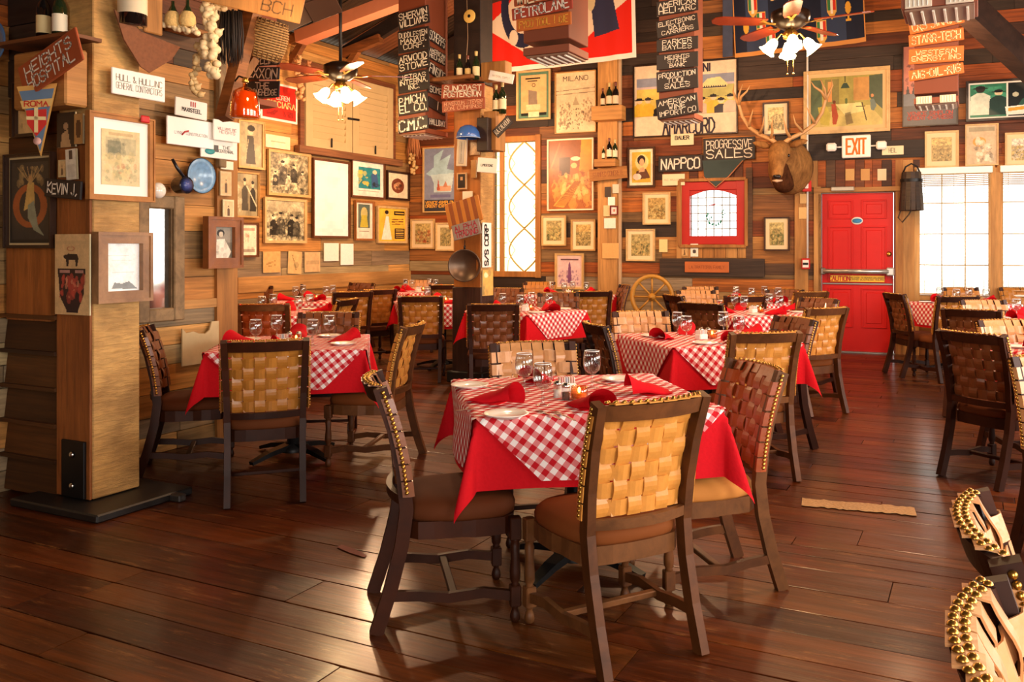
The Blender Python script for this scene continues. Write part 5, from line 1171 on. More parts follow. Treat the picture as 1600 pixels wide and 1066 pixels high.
o = wbox(LNEAR, 256, 303, 47, 54, .16, M['trimh'], 'wall_shelf', .02); tag(o, 'small honey wood ledge holding the straw flasks', 'shelf')
for x, lab, h in ((270, 'straw covered wine flask, left one on the ledge', .24), (293, 'straw covered wine flask, right one on the ledge', .27)):
    t = thing('straw_flask', lab, 'flask', A(x, 42, 5.0)); t.scale = (.62, .62, .62); MB().lathe([(0, 0), (.06, 0), (.075, .04), (.07, .1), (.045, .14)], 16, cap=False).obj('straw_jacket', flat('d0b070', rough=.9, var=.3, vs=50, bump=.5), t); MB().lathe([(.044, .138), (.03, .17), (.016, .2), (.015, h), (0, h)], 14, cap=False).obj('glass_neck', M['bottle'], t)
t = thing('wicker_basket', 'deep open-weave wicker basket hanging at the upper left', 'basket', A(418, 62, 5.6)); k = 5.6 / F
MB().lathe([(0, -.13), (.08, -.13), (.105, -.05), (.11, .05), (.095, .12), (.09, .12), (.1, .05), (.097, -.05), (.07, -.12), (0, -.12)], 26, Matrix.Rotation(R(18), 4, 'Y'), cap=False).obj('lining', flat('5a3c24', rough=.9), t)
mb = MB(); 
for i in range(16):
    z = -.12 + .24 * i / 15; r_ = .118 - .03 * abs(z / .12) ** 3
    mb.tube([(r_ * (1 + .05 * math.sin(11 * 2 * PI * q / 44 + PI * (i % 2))) * math.cos(2 * PI * q / 44), r_ * (1 + .05 * math.sin(11 * 2 * PI * q / 44 + PI * (i % 2))) * math.sin(2 * PI * q / 44), z) for q in range(45)], .0062, 5, Matrix.Rotation(R(18), 4, 'Y'))
tag(mb.obj('wicker', flat('b08850', rough=.8, var=.35, vs=30), t), kind='stuff')
for q in range(22): an = 2 * PI * q / 22; MB().tube([(.108 * math.cos(an), .108 * math.sin(an), -.12), (.117 * math.cos(an), .117 * math.sin(an), 0), (.1 * math.cos(an), .1 * math.sin(an), .125)], .0045, 5, Matrix.Rotation(R(18), 4, 'Y')).obj('stake', flat('8a6236', rough=.8), t)
mb = MB(); rr = random.Random(4)
for i in range(70): a = rr.uniform(-.06, .06); b = rr.uniform(-.04, .04); mb.tube([(a, b, .14), (a * 1.2, b * 1.2, .0), (a * 1.1 + rr.uniform(-.02, .02), b, -.17 + rr.uniform(-.02, .03))], [.006, .005, .002], 4)
o = mb.obj('horsehair_brush', flat('241a14', rough=.7, var=.4), None, A(361, 54, 5.3)); tag(o, 'dark bristly horsehair brush hanging behind the diagonal brace', 'brush')
t, w, h = plate_sign(LNEAR, 345, 436, -18, 16, 'bare wood board lettered BCH at the top edge', M['trimwood'], ['BCH'], flat('6a4c28'), .11, .02, .25, 0, fill=.3, lh=.42, x_=.25, z_=-.12); t.location = A(396, -2, 5.0); t.rotation_euler = (Matrix.Rotation(TH + R(8), 3, 'Z') @ Matrix.Rotation(R(12), 3, 'Y')).to_euler()
MB().tube([A(398, 8, 5.55), A(350, 186, 5.3)], 1, sq=(.07, .09)).obj('brace', M['beam'], wall_near)
MB().tube([A(398, 92, 5.9), A(372, 134, 5.8)], 1, sq=(.05, .05)).obj('brace', M['trimwood'], wall_near)
o = wbox(LNEAR, 336, 347, 10, 262, .05, M['greyframe'], 'upright_batten', .02); tag(o, kind='structure'); o.name = 'trim_1'
t = thing('pendant_lamp', 'amber glass jug lamp hanging below the diagonal brace', 'lamp', A(383, 185, 5.2)); 
MB().lathe([(.082, 0), (.086, .01), (.08, .1), (.068, .16), (.03, .185), (.014, .19), (.013, .22)], 24, cap=False).obj('glass_shade', M['amber'], t)
MB().lathe([(.0, .0), (.076, .002), (.08, .01), (.074, .1), (.062, .155), (0, .17)], 20, cap=False).obj('inner_glass', flat('d8680c', rough=.15, coat=.3), t)
MB().lathe([(.016, .215), (.02, .22), (.014, .245), (0, .25)], 12, cap=False).obj('cap', M['brass'], t); bq = A(364, 131, 5.36) - A(383, 185, 5.2); MB().tube([(0, 0, .24), (bq.x * .5, bq.y * .5, .27), tuple(bq)], .006, 5).obj('cord', M['black'], t)
# ------------------------------------------------------------------ back wall
B_ = BACK
def venice(c):
    c.rect(0, .35, 1, .8, '8a90a0', .3); c.poly([(.3, .12), (.62, .02), (.5, .2), (.85, .1), (.72, .33), (.95, .36), (.9, .44), (.2, .44), (.05, .4), (.3, .3)], '9fc0cc'); c.poly([(.2, .42), (.95, .4), (.86, .7), (.3, .7), (.3, .55)], 'b8d0d4'); c.rect(.42, .6, .86, .68, 'd8a080'); c.poly([(.4, .66), (.45, .48), (.5, .66)], 'b85a40'); c.poly([(.6, .62), (.68, .52), (.76, .62)], 'c08060'); c.rect(.2, .74, .84, .78, '6a6a90'); c.rect(0, .82, 1, 1, '34343c')
t, iw, ih, yy = picture(B_, 662, 714, 230, 332, 'blue-grey travel poster with a winged lion above yellow lettering', venice, bg='7c86a0', fw=.02, frame=M['pgold'], n=110, name='poster', cat='poster')
lettering(['VENICE-SIMPLON', 'ORIENT-EXPRESS'], iw * .92, ih * .1, t, M['letty'], .2, .01, yy - .003, 0, -ih * .39)
E = lambda x0, x1, y0, y1, lab, c1='6a6a44', c2='a89a68', warm=None, seed=None, fr='pgold', m=.055: picture(B_, x0, x1, y0, y1, lab, etching(c1, c2, 60, warm), bg='b09a60', fw=.022, mat=('e8cfa0', m), frame=M[fr], n=60, seed=seed)
E(643, 680, 342, 389, 'small framed reddish print, left one below the blue poster', 'a0542c', 'b8a060', 'a84020'); E(682, 712, 348, 392, 'small framed green-brown print, right one below the blue poster')
picture(B_, 808, 861, 110, 188, 'green-edged framed poster of a pale stone block', lambda c: (c.rect(.09, .06, .91, .94, 'd8b078'), c.rect(.09, .88, .91, .94, '1c2420'), c.rect(.32, .86, .68, .97, 'e8d8b0'), c.poly([(.33, .38), (.6, .42), (.62, .72), (.33, .72)], '8a7a68'), c.rect(.26, .7, .72, .82, 'e0c898'), c.rect(.22, .12, .72, .15, '20201c'), c.rect(.3, .18, .62, .2, '20201c'), c.ell(.5, .28, .06, .04, '5a4434', 1, .4)), bg='5a8068', fw=.03, frame=M['pgold'], n=100)
t, iw, ih, yy = picture(B_, 868, 932, 112, 208, 'cream MILANO poster with a sketched city square', lambda c: (c.rect(0, .22, 1, .5, 'c8b090', .35), c.line(0, .3, 1, .27, '8a7860', .006), c.line(0, .36, 1, .34, '8a7860', .006), c.blotch('7a6a54', 90, .02, .8, (.08, .5, .35, .95)), c.blotch('8a7458', 60, .02, .8, (.65, .45, .95, .85)), c.blotch('3c3428', 50, .014, .9, (.3, .6, .7, .95)), c.poly([(.42, .55), (.5, .4), (.6, .55)], 'a89878')), bg='dcc49c', fw=.012, frame=M['pgold'], n=130, name='poster', cat='poster')
lettering(['MILANO'], iw * .62, ih * .075, t, M['lettk'], .12, 0, yy - .003, 0, ih * .4)
def bread(c):
    c.rect(0, 0, 1, .4, '7a3c14', .6); c.poly([(.75, 0), (1, 0), (1, .5), (.7, .45)], 'e8a030', .7); c.line(.05, .4, .25, .05, 'b8602c', .02); c.line(.15, .4, .35, .1, 'a8501c', .02); c.rect(.24, .25, .5, .55, '4a2c1c'); c.ell(.62, .27, .11, .03, 'f0dcb0'); c.ell(.58, .37, .07, .04, 'd8b070')
    c.blotch('d88c3c', 60, .07, .8, (.1, .5, 1, .95)); c.blotch('8a3c14', 40, .03, .7, (.05, .45, 1, .95)); c.blotch('f0b868', 40, .04, .7, (.3, .5, .95, .85)); c.poly([(.1, .95), (.65, .55), (.72, .62), (.35, .98)], 'd8983c'); 
    for i in range(10): c.line(.15 + i * .03, .95, .6 + i * .015, .6, '9a5c1c', .006)
picture(B_, 856, 928, 217, 329, 'large brown poster of bread and wheat around a flour scale', bread, bg='a05a24', fw=.022, frame=flat('ecd8b8'), n=130, name='poster', cat='poster')
E(847, 885, 337, 384, 'small framed print of green hills, left one under the bread poster', '7a8050'); E(893, 931, 343, 392, 'small framed print with a pale tower, right one under the bread poster', '6a6038', 'd0a860')
picture(B_, 868, 913, 396, 452, 'framed lilac print of a city skyline low on the wall', lambda c: (c.rect(.1, .08, .9, .12, '6a4a50'), c.blotch('8a5a80', 50, .04, .7, (.05, .45, .95, .95)), c.poly([(.42, .9), (.45, .3), (.5, .15), (.55, .3), (.6, .9)], '7a4a70')), bg='dcb8b4', fw=.03, frame=M['pgold'], mat=('ecd0b4', .02), n=80)
picture(B_, 981, 1024, 230, 293, 'yellow framed print of a dark-haired woman holding a fan', lambda c: (c.rect(.1, .08, .9, .92, 'e0b440'), c.ell(.52, .36, .28, .22, 'ecd48c'), c.ell(.5, .3, .17, .13, '2c1c18'), c.ell(.52, .36, .1, .1, 'e0b080'), c.poly([(.3, .6), (.7, .55), (.88, .8), (.2, .85)], '6a4430'), c.poly([(.45, .52), (.6, .5), (.65, .62), (.38, .64)], 'e0b080'), c.ell(.32, .76, .18, .09, 'f0dcc0')), bg='f4e4c0', fw=.03, frame=M['pdark'], n=90)
E(1005, 1048, 301, 351, 'framed brown map-like print left of the red window', '8a6a34', 'b89454'); E(979, 1024, 358, 408, 'framed green harbour print lower left of the red window', '6a7048')
paper(B_, 1030, 1043, 374, 394, 'tiny yellow card on a grey board', 'e8d090')
def ama(c):
    c.rect(.02, .18, .98, .72, 'd8c060'); c.rect(.02, .18, .98, .3, '8a90a0'); c.rect(.66, .3, .98, .5, 'a8a868', .8); c.rect(.02, .3, .98, .33, 'c8b4b0')
    c.poly([(.66, .33), (.72, .24), (.84, .22), (.92, .33), (.9, .38), (.68, .38)], 'e0d090'); c.line(.68, .36, .9, .36, '2c2c3c', .006)
    for i in range(10): c.rect(.69 + i * .022, .34, .70 + i * .022, .36, '2c2c3c')
    rr = random.Random(4)
    for i in range(11):
        x = .06 + .09 * i + rr.uniform(-.02, .02); c.man(x, .52 + rr.uniform(-.03, .04), .7, rr.choice(('1c1a1c', 'b83020', 'ecd8b8', 'e0b83c', '2c2830', 'c8b8a0')), 'ecc8a0', rr.choice((None, '1c1a1c', '3a3430')))
    c.rect(0, .72, 1, 1, 'e4ccac'); c.rect(.02, .715, .98, .725, '2c2420', .3)
t, iw, ih, yy = picture(B_, 990, 1153, 97, 212, 'wide AMARCORD film poster with a row of cartoon people', ama, bg='e4ccac', fw=.018, frame=M['pdark'], n=190, name='poster', cat='poster')
lettering(['AMARCORD'], iw * .5, ih * .2, t, flat('241c30'), .22, .0, yy - .003, .04 * iw, -ih * .39); lettering(['FELLINI'], iw * .3, ih * .1, t, flat('241c30'), .22, 0, yy - .003, iw * .1, ih * .42)
plate_sign(B_, 1048, 1084, 209, 227, 'small cream sign reading BAUER under the film poster', M['cream'], ['BAUER'], M['lettk'], .22, 0, .06, fill=.6, lh=.3, z_=.15)
plate_sign(B_, 1029, 1098, 243, 268, 'black painted sign NAPPCO', M['sblack'], ['NAPPCO'], wt=.16, off=.05, fill=.86, lh=.62)
plate_sign(B_, 1035, 1070, 272, 290, 'small cream strip sign left of the red window', M['cream'], ['R.C. WILLIAMS'], flat('9a8468'), .12, 0, .05, fill=.8, lh=.14)
plate_sign(B_, 1099, 1180, 215, 250, 'black painted sign PROGRESSIVE SALES behind the antlers', M['sblack'], ['PROGRESSIVE', 'SALES'], wt=.13, off=.05, fill=.88, lh=.78, gap=.15)
a, z, w, h = B_.rect(1098, 1165, 272, 44, .03); t = thing('felt_pennant', 'dark teal felt pennant pointing down over the red window', 'pennant', B_.pt(a, z, .06), B_.rz)
MB().prism([(-w / 2, h / 2), (w / 2, h / 2), (w * .12, -h * .1), (-w * .18, -h / 2), (-w * .45, -h * .1)], .006).obj('field', flat('3c4a48', rough=.9), t); MB().tube([(-w * .47, -.004, -h * .08), (-w * .18, -.004, -h * .47), (w * .12, -.004, -h * .1), (w * .45, -.004, h * .45)], .008, 5).obj('piping', flat('c07a50'), t)
paper(B_, 1064, 1075, 382, 401, 'tiny photograph of a girl under the red window', 'b08850', sep, cat='photo', name='sepia_photo', off=.03); paper(B_, 1079, 1091, 381, 401, 'tiny white card with a dark mark under the red window', 'ece4d0', lambda c: c.ell(.5, .6, .25, .15, '4a4440'), off=.03, cat='card', name='small_card')
t, w, h = plate_sign(B_, 1070, 1139, 409, 426, 'orange-brown engraved wooden plaque on the black beam', flat('b8622c', rough=.5, var=.2), ['LA TRATTORIA FAMILY'], flat('8a4420'), .12, .04, .06, fill=.8, lh=.28)
picture(B_, 1192, 1233, 160, 212, 'small framed sketch of a street above the elk', etching('6a6440', 'c8b878'), bg='d0bc84', fw=.022, mat=('ecd8b0', .05), frame=M['pdark'], n=60)
E(1194, 1234, 339, 392, 'small framed print of a village below the elk', '5c6a38', 'c8b878', fr='pdark')
def dining(c):
    c.rect(0, 0, 1, 1, 'a89c50'); c.poly([(0, .05), (.16, .05), (.16, .7), (0, .95)], '5a6a4c'); c.rect(.2, .05, .4, .6, '8a8048'); c.rect(.24, .1, .3, .5, 'd89858'); c.rect(.6, .04, .82, .5, 'c09050'); c.poly([(.82, .02), (1, 0), (1, .7), (.82, .45)], '4a5840'); c.line(.48, 0, .48, .12, '2a3028', .006); c.poly([(.42, .24), (.46, .14), (.51, .14), (.55, .24)], '3a4c3c')
    c.poly([(0, .95), (.16, .72), (.82, .6), (1, .9), (1, 1), (0, 1)], 'c8b468'); c.poly([(.35, .56), (.7, .54), (.75, .72), (.48, .78)], 'e0d48c'); c.poly([(.1, .6), (.22, .58), (.28, .75), (.26, .98), (.14, .95)], 'b8a848'); c.poly([(.29, .55), (.35, .54), (.39, .8), (.36, .96), (.31, .96)], 'a84a2c'); c.ell(.33, .51, .022, .035, '6a3a20')
    c.line(.72, .55, .78, .9, '4a3a28', .008); c.line(.64, .62, .76, .62, '4a3a28', .008); c.poly([(.83, .5), (.88, .48), (.92, .62), (.88, .72), (.84, .7)], '6a7a70'); c.ell(.86, .42, .02, .035, 'c88a58'); c.ell(.5, .5, .02, .06, '5a6a3c'); c.poly([(.48, .75), (.56, .72), (.6, .95), (.5, .98)], '6a5438', .7)
picture(B_, 1256, 1391, 108, 208, 'large framed painting of a family dining room in green light', dining, bg='a89c50', fw=.045, mat=('d8b880', .05), frame=M['pgold'], n=170, cat='painting', name='framed_painting')
t, iw, ih, yy = picture(B_, 1410, 1497, 69, 197, 'slate and pink travel poster half hidden by a hanging sign box', lambda c: (c.rect(0, 0, .3, .6, 'c07a68'), c.blotch('6a4440', 20, .025, .8, (.05, .15, .28, .5)), c.poly([(.04, .62), (.08, .48), (.13, .62)], '3c3a40'), c.poly([(.15, .62), (.2, .48), (.26, .62)], '3c3a40'), c.rect(0, .6, .5, .75, '6a7078'), c.rect(0, .75, 1, 1, '4a4c50')), bg='7a8088', fw=.014, frame=M['pdark'], n=120, name='poster', cat='poster')
lettering(['VENICE SIMPLON', 'ORIENT-EXPRESS'], iw * .84, ih * .1, t, flat('b84a3a'), .2, .01, yy - .003, 0, -ih * .38)
def film(c):
    c.rect(0, 0, .58, 1, '2f7a5c'); c.rect(.58, 0, 1, 1, '101c1c'); c.blotch('4fae86', 30, .06, .5, (0, 0, .55, 1)); c.man(.16, .16, 1.7, 'd8e0cc', '2a2420', '16140f'); c.man(.44, .28, 1.5, '1c3c34', 'd8c8a0', '101010'); c.ell(.9, .2, .07, .14, 'a8b8a0'); c.poly([(.8, .5), (1, .35), (1, .8), (.7, .8)], '2c5a4c'); c.ell(.7, .36, .05, .07, 'c0c4a8'); c.poly([(.54, .72), (1.0, .66), (1.0, .95), (.56, .97)], 'f4f0e0'); c.poly([(.58, .76), (1, .7), (1, .8), (.58, .86)], 'e0a83c'); c.rect(.56, 0, .59, 1, 'f0ece0')
picture(B_, 1509, 1625, 124, 188, 'wide green film poster with three men', film, bg='2f6a54', fw=.03, mat=('f4ece0', .02), frame=M['pdark'], n=150, name='poster', cat='poster')
E(1445, 1498, 205, 262, 'framed brown print of a gathering above the window', '8a7040', 'd8b870', m=.06); E(1570, 1622, 207, 260, 'framed white sketch at the right edge above the window', 'b8b0a0', 'ece4d8')
picture(B_, 1508, 1560, 194, 259, 'tan magazine page of a seated family in a thin frame', lambda c: (c.rect(.08, .04, .92, .16, '8a8468', .8), c.ell(.42, .42, .22, .12, 'd8943c'), c.blotch('e8dcc0', 20, .07, .8, (.25, .4, .9, .9)), c.blotch('6a5c48', 25, .04, .7, (.25, .45, .85, .9))), bg='c8b08c', fw=.016, frame=M['pgold'], n=90)
# conduit, alarm boxes, exit sign
a, z0_, _ = B_.hit(1262, 405); z1_ = B_.hit(1262, -40)[1]
o = MB().tube([(0, 0, z0_), (0, 0, z1_)], .014, 8).obj('conduit', M['white'], None, B_.pt(a, 0, .035)); tag(o, 'thin white conduit running down the wall left of the red door', 'conduit')
a, z, w, h = B_.rect(1255, 1268, 291.5, 16); t = thing('fire_alarm', 'red fire alarm strobe box on the conduit', 'alarm', B_.pt(a, z, .07), B_.rz); MB().cbox((0, 0, 0), (.12, .06, .15), .008).obj('box', flat('d02018', rough=.35), t); MB().cbox((0, -.035, 0), (.05, .03, .07), .008).obj('strobe', M['ceramic'], t)
a, z, w, h = B_.rect(1253, 1267, 412, 18); t = thing('pull_station', 'red and white fire pull station beside the red door', 'alarm', B_.pt(a, z, .07), B_.rz); MB().cbox((0, 0, 0), (.11, .06, .15), .008).obj('box', flat('c02018', rough=.35), t); MB().box((0, -.033, 0), (.08, .004, .1)).obj('plate', M['white'], t); MB().cbox((0, -.04, .0), (.07, .015, .03), .004).obj('pull_bar', M['black'], t)
a, z, w, h = B_.rect(1316, 1361, 230, 35); t = thing('exit_sign', 'white EXIT sign with twin emergency lamp heads above the red door', 'exit sign', B_.pt(a, z, .08), B_.rz)
MB().cbox((0, 0, 0), (w, .06, h), .012).obj('housing', flat('fdf8ee', rough=.4, var=.01), t); lettering(['EXIT'], w * .66, h * .66, t, emis('exit_red', (1, .13, .02), 1.0), .27, 0, -.033, 0, 0)
for s in (-1, 1):
    MB().tube([(s * w / 2, 0, .0), (s * w * .68, 0, 0)], .012, 6).obj('arm', M['white'], t); MB().cbox((s * w * .86, -.03, 0), (.13, .09, .11), .02).obj('lamp_head', flat('f8f4ea', rough=.35, var=.02), t)
plate_sign(B_, 1378, 1412, 228, 242, 'small cream sign reading HEIL right of the EXIT sign', M['cream'], ['HEIL'], M['lettk'], .12, 0, .06, fill=.35, lh=.5)
for x0, x1, y0, y1, lab in ((1251, 1262, 207, 228, 'upper'), (1250, 1261, 303, 318, 'middle'), (1248, 1261, 324, 342, 'lower')): paper(B_, x0, x1, y0, y1, 'small tan card left of the conduit, %s one' % lab, 'd8b070', off=.035)
for i, x in enumerate((1321, 1345, 1371)): paper(B_, x, x + 14, 264, 282, 'small card pinned over the red door, %s of three' % ('left', 'middle', 'right')[i], ('c89a58', 'c08c4c', 'd8c8a0')[i], off=.035)
bp_ = B_.hit(1424, 328, .17); t = thing('wooden_bucket', 'dark staved wooden bucket hanging right of the red door', 'bucket', B_.pt(bp_[0], bp_[1], .17)); k = 10.7 / F
for i in range(14):
    an = 2 * PI * (i + .5) / 14; MB().cbox((0, 0, 0), (.06, .018, .5), .004, Matrix.Rotation(an, 4, 'Z') @ Matrix.Translation((0, -.125, .24)) @ Matrix.Rotation(R(-4), 4, 'X')).obj('stave', M['dark_board'], t)
for z in (.1, .38): MB().lathe([(.142 - .02 * (z - .1), z - .02), (.144 - .02 * (z - .1), z + .02)], 20, cap=False).obj('hoop', M['iron'], t)
MB().tube([(-.11, 0, .46), (-.07, 0, .56), (0, 0, .6), (.07, 0, .56), (.11, 0, .46)], .012, 6).obj('handle', M['iron'], t); MB().tube([(-.12, 0, .02), (-.16, 0, -.1), (-.11, 0, -.16), (-.03, 0, -.06), (0, 0, .0)], .01, 6).obj('rope', flat('4a3828', rough=.9), t)
# bottles and signs on the pilaster
def shelf(x0, x1, y0, y1, lab, dep=.2):
    a, z, w, h = B_.rect(x0, x1, (y0 + y1) / 2, y1 - y0, .12); t = MB().cbox((0, 0, 0), (w, dep, h), .006).obj('wall_shelf', M['trimh'], None, B_.pt(a, z, .12 + dep / 2), B_.rz); tag(t, lab, 'shelf')
shelf(931, 978, 168, 190, 'thick wooden shelf block with three bottles, upper one on the pilaster'); shelf(935, 968, 250, 262, 'wooden shelf block with small bottles, lower one on the pilaster')
for i, x in enumerate((942, 952, 962)):
    a, z, _ = B_.hit(x, 168, .22); bottle(B_.pt(a, z, .22), (.28, .36, .37)[i], 'wine bottle on the upper pilaster shelf, ' + ('left, shortest', 'middle', 'right')[i], i != 1, 'd8c4a0', 'bottles on the pilaster')
for i, x in enumerate((943, 952, 961)):
    a, z, _ = B_.hit(x, 250, .22); bottle(B_.pt(a, z, .22), (.2, .32, .3)[i], 'small wine bottle on the lower pilaster shelf, ' + ('left', 'middle', 'right')[i], i == 1, 'ecdcb8', 'bottles on the pilaster')
plate_sign(B_, 921, 980, 262, 281, 'carved honey wood sign tilted across the pilaster', M['trimh'], ['STAMPED CONCRETE'], flat('8a4c20'), .14, .04, .2, R(-4), fill=.8, lh=.4)
for x0, x1, y0, y1, c_, lab in ((945, 955, 292, 308, '3c3028', 'tiny dark photo high on the pilaster'), (957, 967, 288, 302, 'd8c8b0', 'tiny pale card high on the pilaster'), (950, 961, 308, 321, 'f0ece0', 'tiny white card in the middle of the pilaster'), (943, 953, 321, 338, 'e0c490', 'tiny tan card on the pilaster, left'), (944, 962, 341, 357, 'f0e8d8', 'white card with a number low on the pilaster'), (941, 967, 380, 404, 'dca868', 'pale drawing on wood low on the pilaster')): paper(B_, x0, x1, y0, y1, lab, c_, off=.14, n=14, cat='card', name='pinned_card')
picture(B_, 954, 966, 322, 336, 'tiny red-framed heart picture on the pilaster', lambda c: c.ell(.5, .5, .2, .2, 'c08070'), bg='ece4dc', fw=.014, frame=flat('7a2018'), off=.14, n=14)
# ------------------------------------------------------------------ flags on the back wall
def cloth_flag(P, x0, x1, y0, y1, off, label, paint, n=260, sag=.05, name='wall_flag', border=None, tilt=0.0):
    a, z, w, h = P.rect(x0, x1, (y0 + y1) / 2, y1 - y0, off); t = thing(name, label, 'flag', P.pt(a, z, off), P.rz)
    if tilt: t.rotation_euler = (Matrix.Rotation(P.rz, 3, 'Z') @ Matrix.Rotation(tilt, 3, 'Y')).to_euler()
    W0, H0 = res(w, h, n); c = Cv(W0, H0, 'c82818', noise=.02); paint(c); o = c.obj(w, h, t, name='cloth'); me = o.data
    for v in me.vertices: x_, z_ = v.co.x, v.co.z; v.co.y = -.012 * math.sin(x_ * 9 + z_ * 1.5) - .006 * math.sin(x_ * 23) ; v.co.z += -.03 * math.cos(x_ / w * PI) * (0.5 - z_ / h) * .4
    for p in me.polygons: p.use_smooth = True
    return t, w, h
def redflag(c):
    c.rect(0, 0, 1, 1, 'd0281c'); c.poly([(.01, .59), (.46, .04), (.6, .0), (.966, .48), (.46, 1.02)], 'dcc8ae')
    c.ell(.27, .44, .155, .36, '2a2c44', 1, .42); c.rect(.1, .0, .25, .16, 'd0281c'); c.ell(.2, .7, .03, .07, 'dcc8ae'); c.poly([(.66, .1), (.82, .1), (.9, .74), (.74, .78), (.72, .5)], '33344c'); c.ell(.72, .45, .03, .1, 'c8b890')
    c.rect(0, .955, 1, 1, 'ece4d8'); c.rect(0, 0, .014, 1, 'ece4d8'); c.rect(.978, 0, 1, 1, 'ece4d8')
cloth_flag(B_, 757, 992, -75, 103, .35, 'big red flag with a white diamond and dark blue lettering', redflag, tilt=R(-1.5))
def navy(c):
    c.rect(0, 0, 1, 1, '1c2030')
    for x0, x1 in ((.1, .28), (.68, .86)): c.rect(x0, 0, x1, 1, '36425c', .8)
    c.poly([(.3, 0), (.62, 0), (.62, .5), (.3, .56)], 'c8ac78'); c.ell(.49, .42, .07, .16, '2c5a34'); c.ell(.49, .44, .05, .1, 'd8b848'); c.poly([(.55, .56), (.62, .4), (.62, .6)], '1c2030')
    def sh(x, y, k=1.0):
        w, h = .032 * k, .09 * k; c.poly([(x - w * 1.15, y - h * 1.1), (x + w * 1.15, y - h * 1.1), (x + w * 1.15, y + h * .5), (x, y + h * 1.25), (x - w * 1.15, y + h * .5)], 'd8a850'); c.rect(x - w, y - h, x - w / 3, y + h * .4, '3c7a48'); c.rect(x - w / 3, y - h, x + w / 3, y + h * .7, 'ece0c8'); c.rect(x + w / 3, y - h, x + w, y + h * .4, 'c83828')
    for x, y in ((.1, .43), (.16, .66), (.22, .84), (.29, 1.02), (.82, .52), (.76, .76), (.68, 1.0), (.86, .2), (.1, .15)): sh(x, y * .88)
    for x, y in ((.22, .46), (.1, .84), (.88, .78), (.76, .38)): c.ell(x, y * .9, .022, .05, 'd8a038'); c.rect(x - .008, y * .9, x + .008, y * .9 + .1, 'd8a038'); c.rect(x - .02, y * .9 + .09, x + .02, y * .9 + .11, 'd8a038')
    c.rect(0, .965, 1, 1, 'c88a48'); c.rect(0, 0, .008, 1, 'c88a48'); c.rect(.992, 0, 1, 1, 'c88a48')
cloth_flag(B_, 1144, 1349, -110, 78, .12, 'navy striped football flag with Italian tricolour shields and gold cups', navy, tilt=R(-2.5), n=230)
o = MB().cbox((0, 0, 0), (.14, .02, 1.6), .004).obj('striped_ribbon', flat('3a4258', rough=.8, var=.4), None, B_.pt(*B_.hit(1137, 0, .1)[:2], .1), B_.rz); tag(o, 'narrow slate blue cloth strip beside the navy flag', 'ribbon')
# ------------------------------------------------------------------ elk head
a, z, _ = B_.hit(1228, 262); ek = thing('elk_trophy', 'mounted elk head with wide pale antlers on the back wall', 'elk head', B_.pt(a, z, .02), B_.rz)
fur = wood('elk_fur', ['a0703e', 'a87844'], grain=(22, 22, 9), rough=.85, bump=.6, dark=.4, spec=.15); S_ = .98
def loft(secs, n=18, cap=True):
    """sections: centre, half width, half height, pitch of the section plane"""
    mb = MB(); v = []; f = []
    for (x, y, z_, rx, rz_, pt, yw) in secs:
        Rm = Matrix.Rotation(yw, 3, 'Z') @ Matrix.Rotation(pt, 3, 'X')
        for i in range(n): t = 2 * PI * i / n; v.append(Vector((x, y, z_)) + Rm @ Vector((rx * math.cos(t), 0, rz_ * math.sin(t))))
    for k in range(len(secs) - 1):
        for i in range(n): j = (i + 1) % n; f.append((k * n + i, k * n + j, (k + 1) * n + j, (k + 1) * n + i))
    if cap: f += [tuple(range(n))[::-1], tuple((len(secs) - 1) * n + i for i in range(n))]
    return mb.add(v, f, None, True)
yw = R(4)
secs = [(.08, .0, -.02, .34, .42, 0, 0), (.08, -.12, -.02, .33, .41, R(-6), 0), (.06, -.3, .02, .27, .35, R(-10), 0), (.03, -.46, .08, .2, .27, R(-8), yw), (.0, -.58, .14, .165, .21, R(12), yw), (-.01, -.68, .15, .155, .18, R(36), yw), (-.01, -.76, .08, .14, .15, R(52), yw), (-.005, -.84, -.02, .1, .115, R(60), yw), (.0, -.9, -.11, .082, .085, R(62), yw), (.002, -.95, -.19, .08, .075, R(62), yw), (.004, -.98, -.225, .05, .05, R(64), yw)]
o = loft(secs, 22).obj('head_and_neck', fur, ek)
sm = o.modifiers.new('s', 'SUBSURF'); sm.levels = 1; sm.render_levels = 1
loft([(.02, -.30, -.36, .03, .03, 0, 0), (.02, -.34, -.3, .14, .1, 0, 0), (.01, -.46, -.22, .15, .13, R(-20), yw), (.0, -.58, -.07, .11, .12, R(10), yw), (.0, -.64, .0, .05, .05, 0, yw)], 14).obj('throat_mane', wood('elk_mane', ['5e3820'], grain=(26, 26, 7), rough=.9, bump=.7, dark=.5, spec=.1), ek)
MB().ball((.005, -.99, -.21), .05, 12, 8, (1.15, .7, .72)).obj('nose', flat('1c1614', rough=.3), ek); MB().tube([(-.06, -.93, -.26), (.0, -.99, -.27), (.065, -.92, -.26)], [.012, .022, .012], 8).obj('lip', flat('c8a888', rough=.6), ek)
for s in (-1, 1): MB().ball((s * .132, -.75, .10), .024, 10, 8, (.8, 1, 1)).obj('eye', flat('120c0a', rough=.1, coat=.8), ek)
for s in (-1, 1): MB().ball((.005 + s * .035, -1.02, -.2), .013, 8, 6).obj('nostril', flat('0c0808'), ek)
for s in (-1, 1):
    MB().tube([(s * .13, -.62, .24), (s * .22, -.64, .27), (s * .32, -.66, .3), (s * .38, -.66, .31)], [.02, .055, .04, .006], 10).obj('ear', fur, ek)
ant = flat('c89a64', rough=.45, var=.25, vs=12)
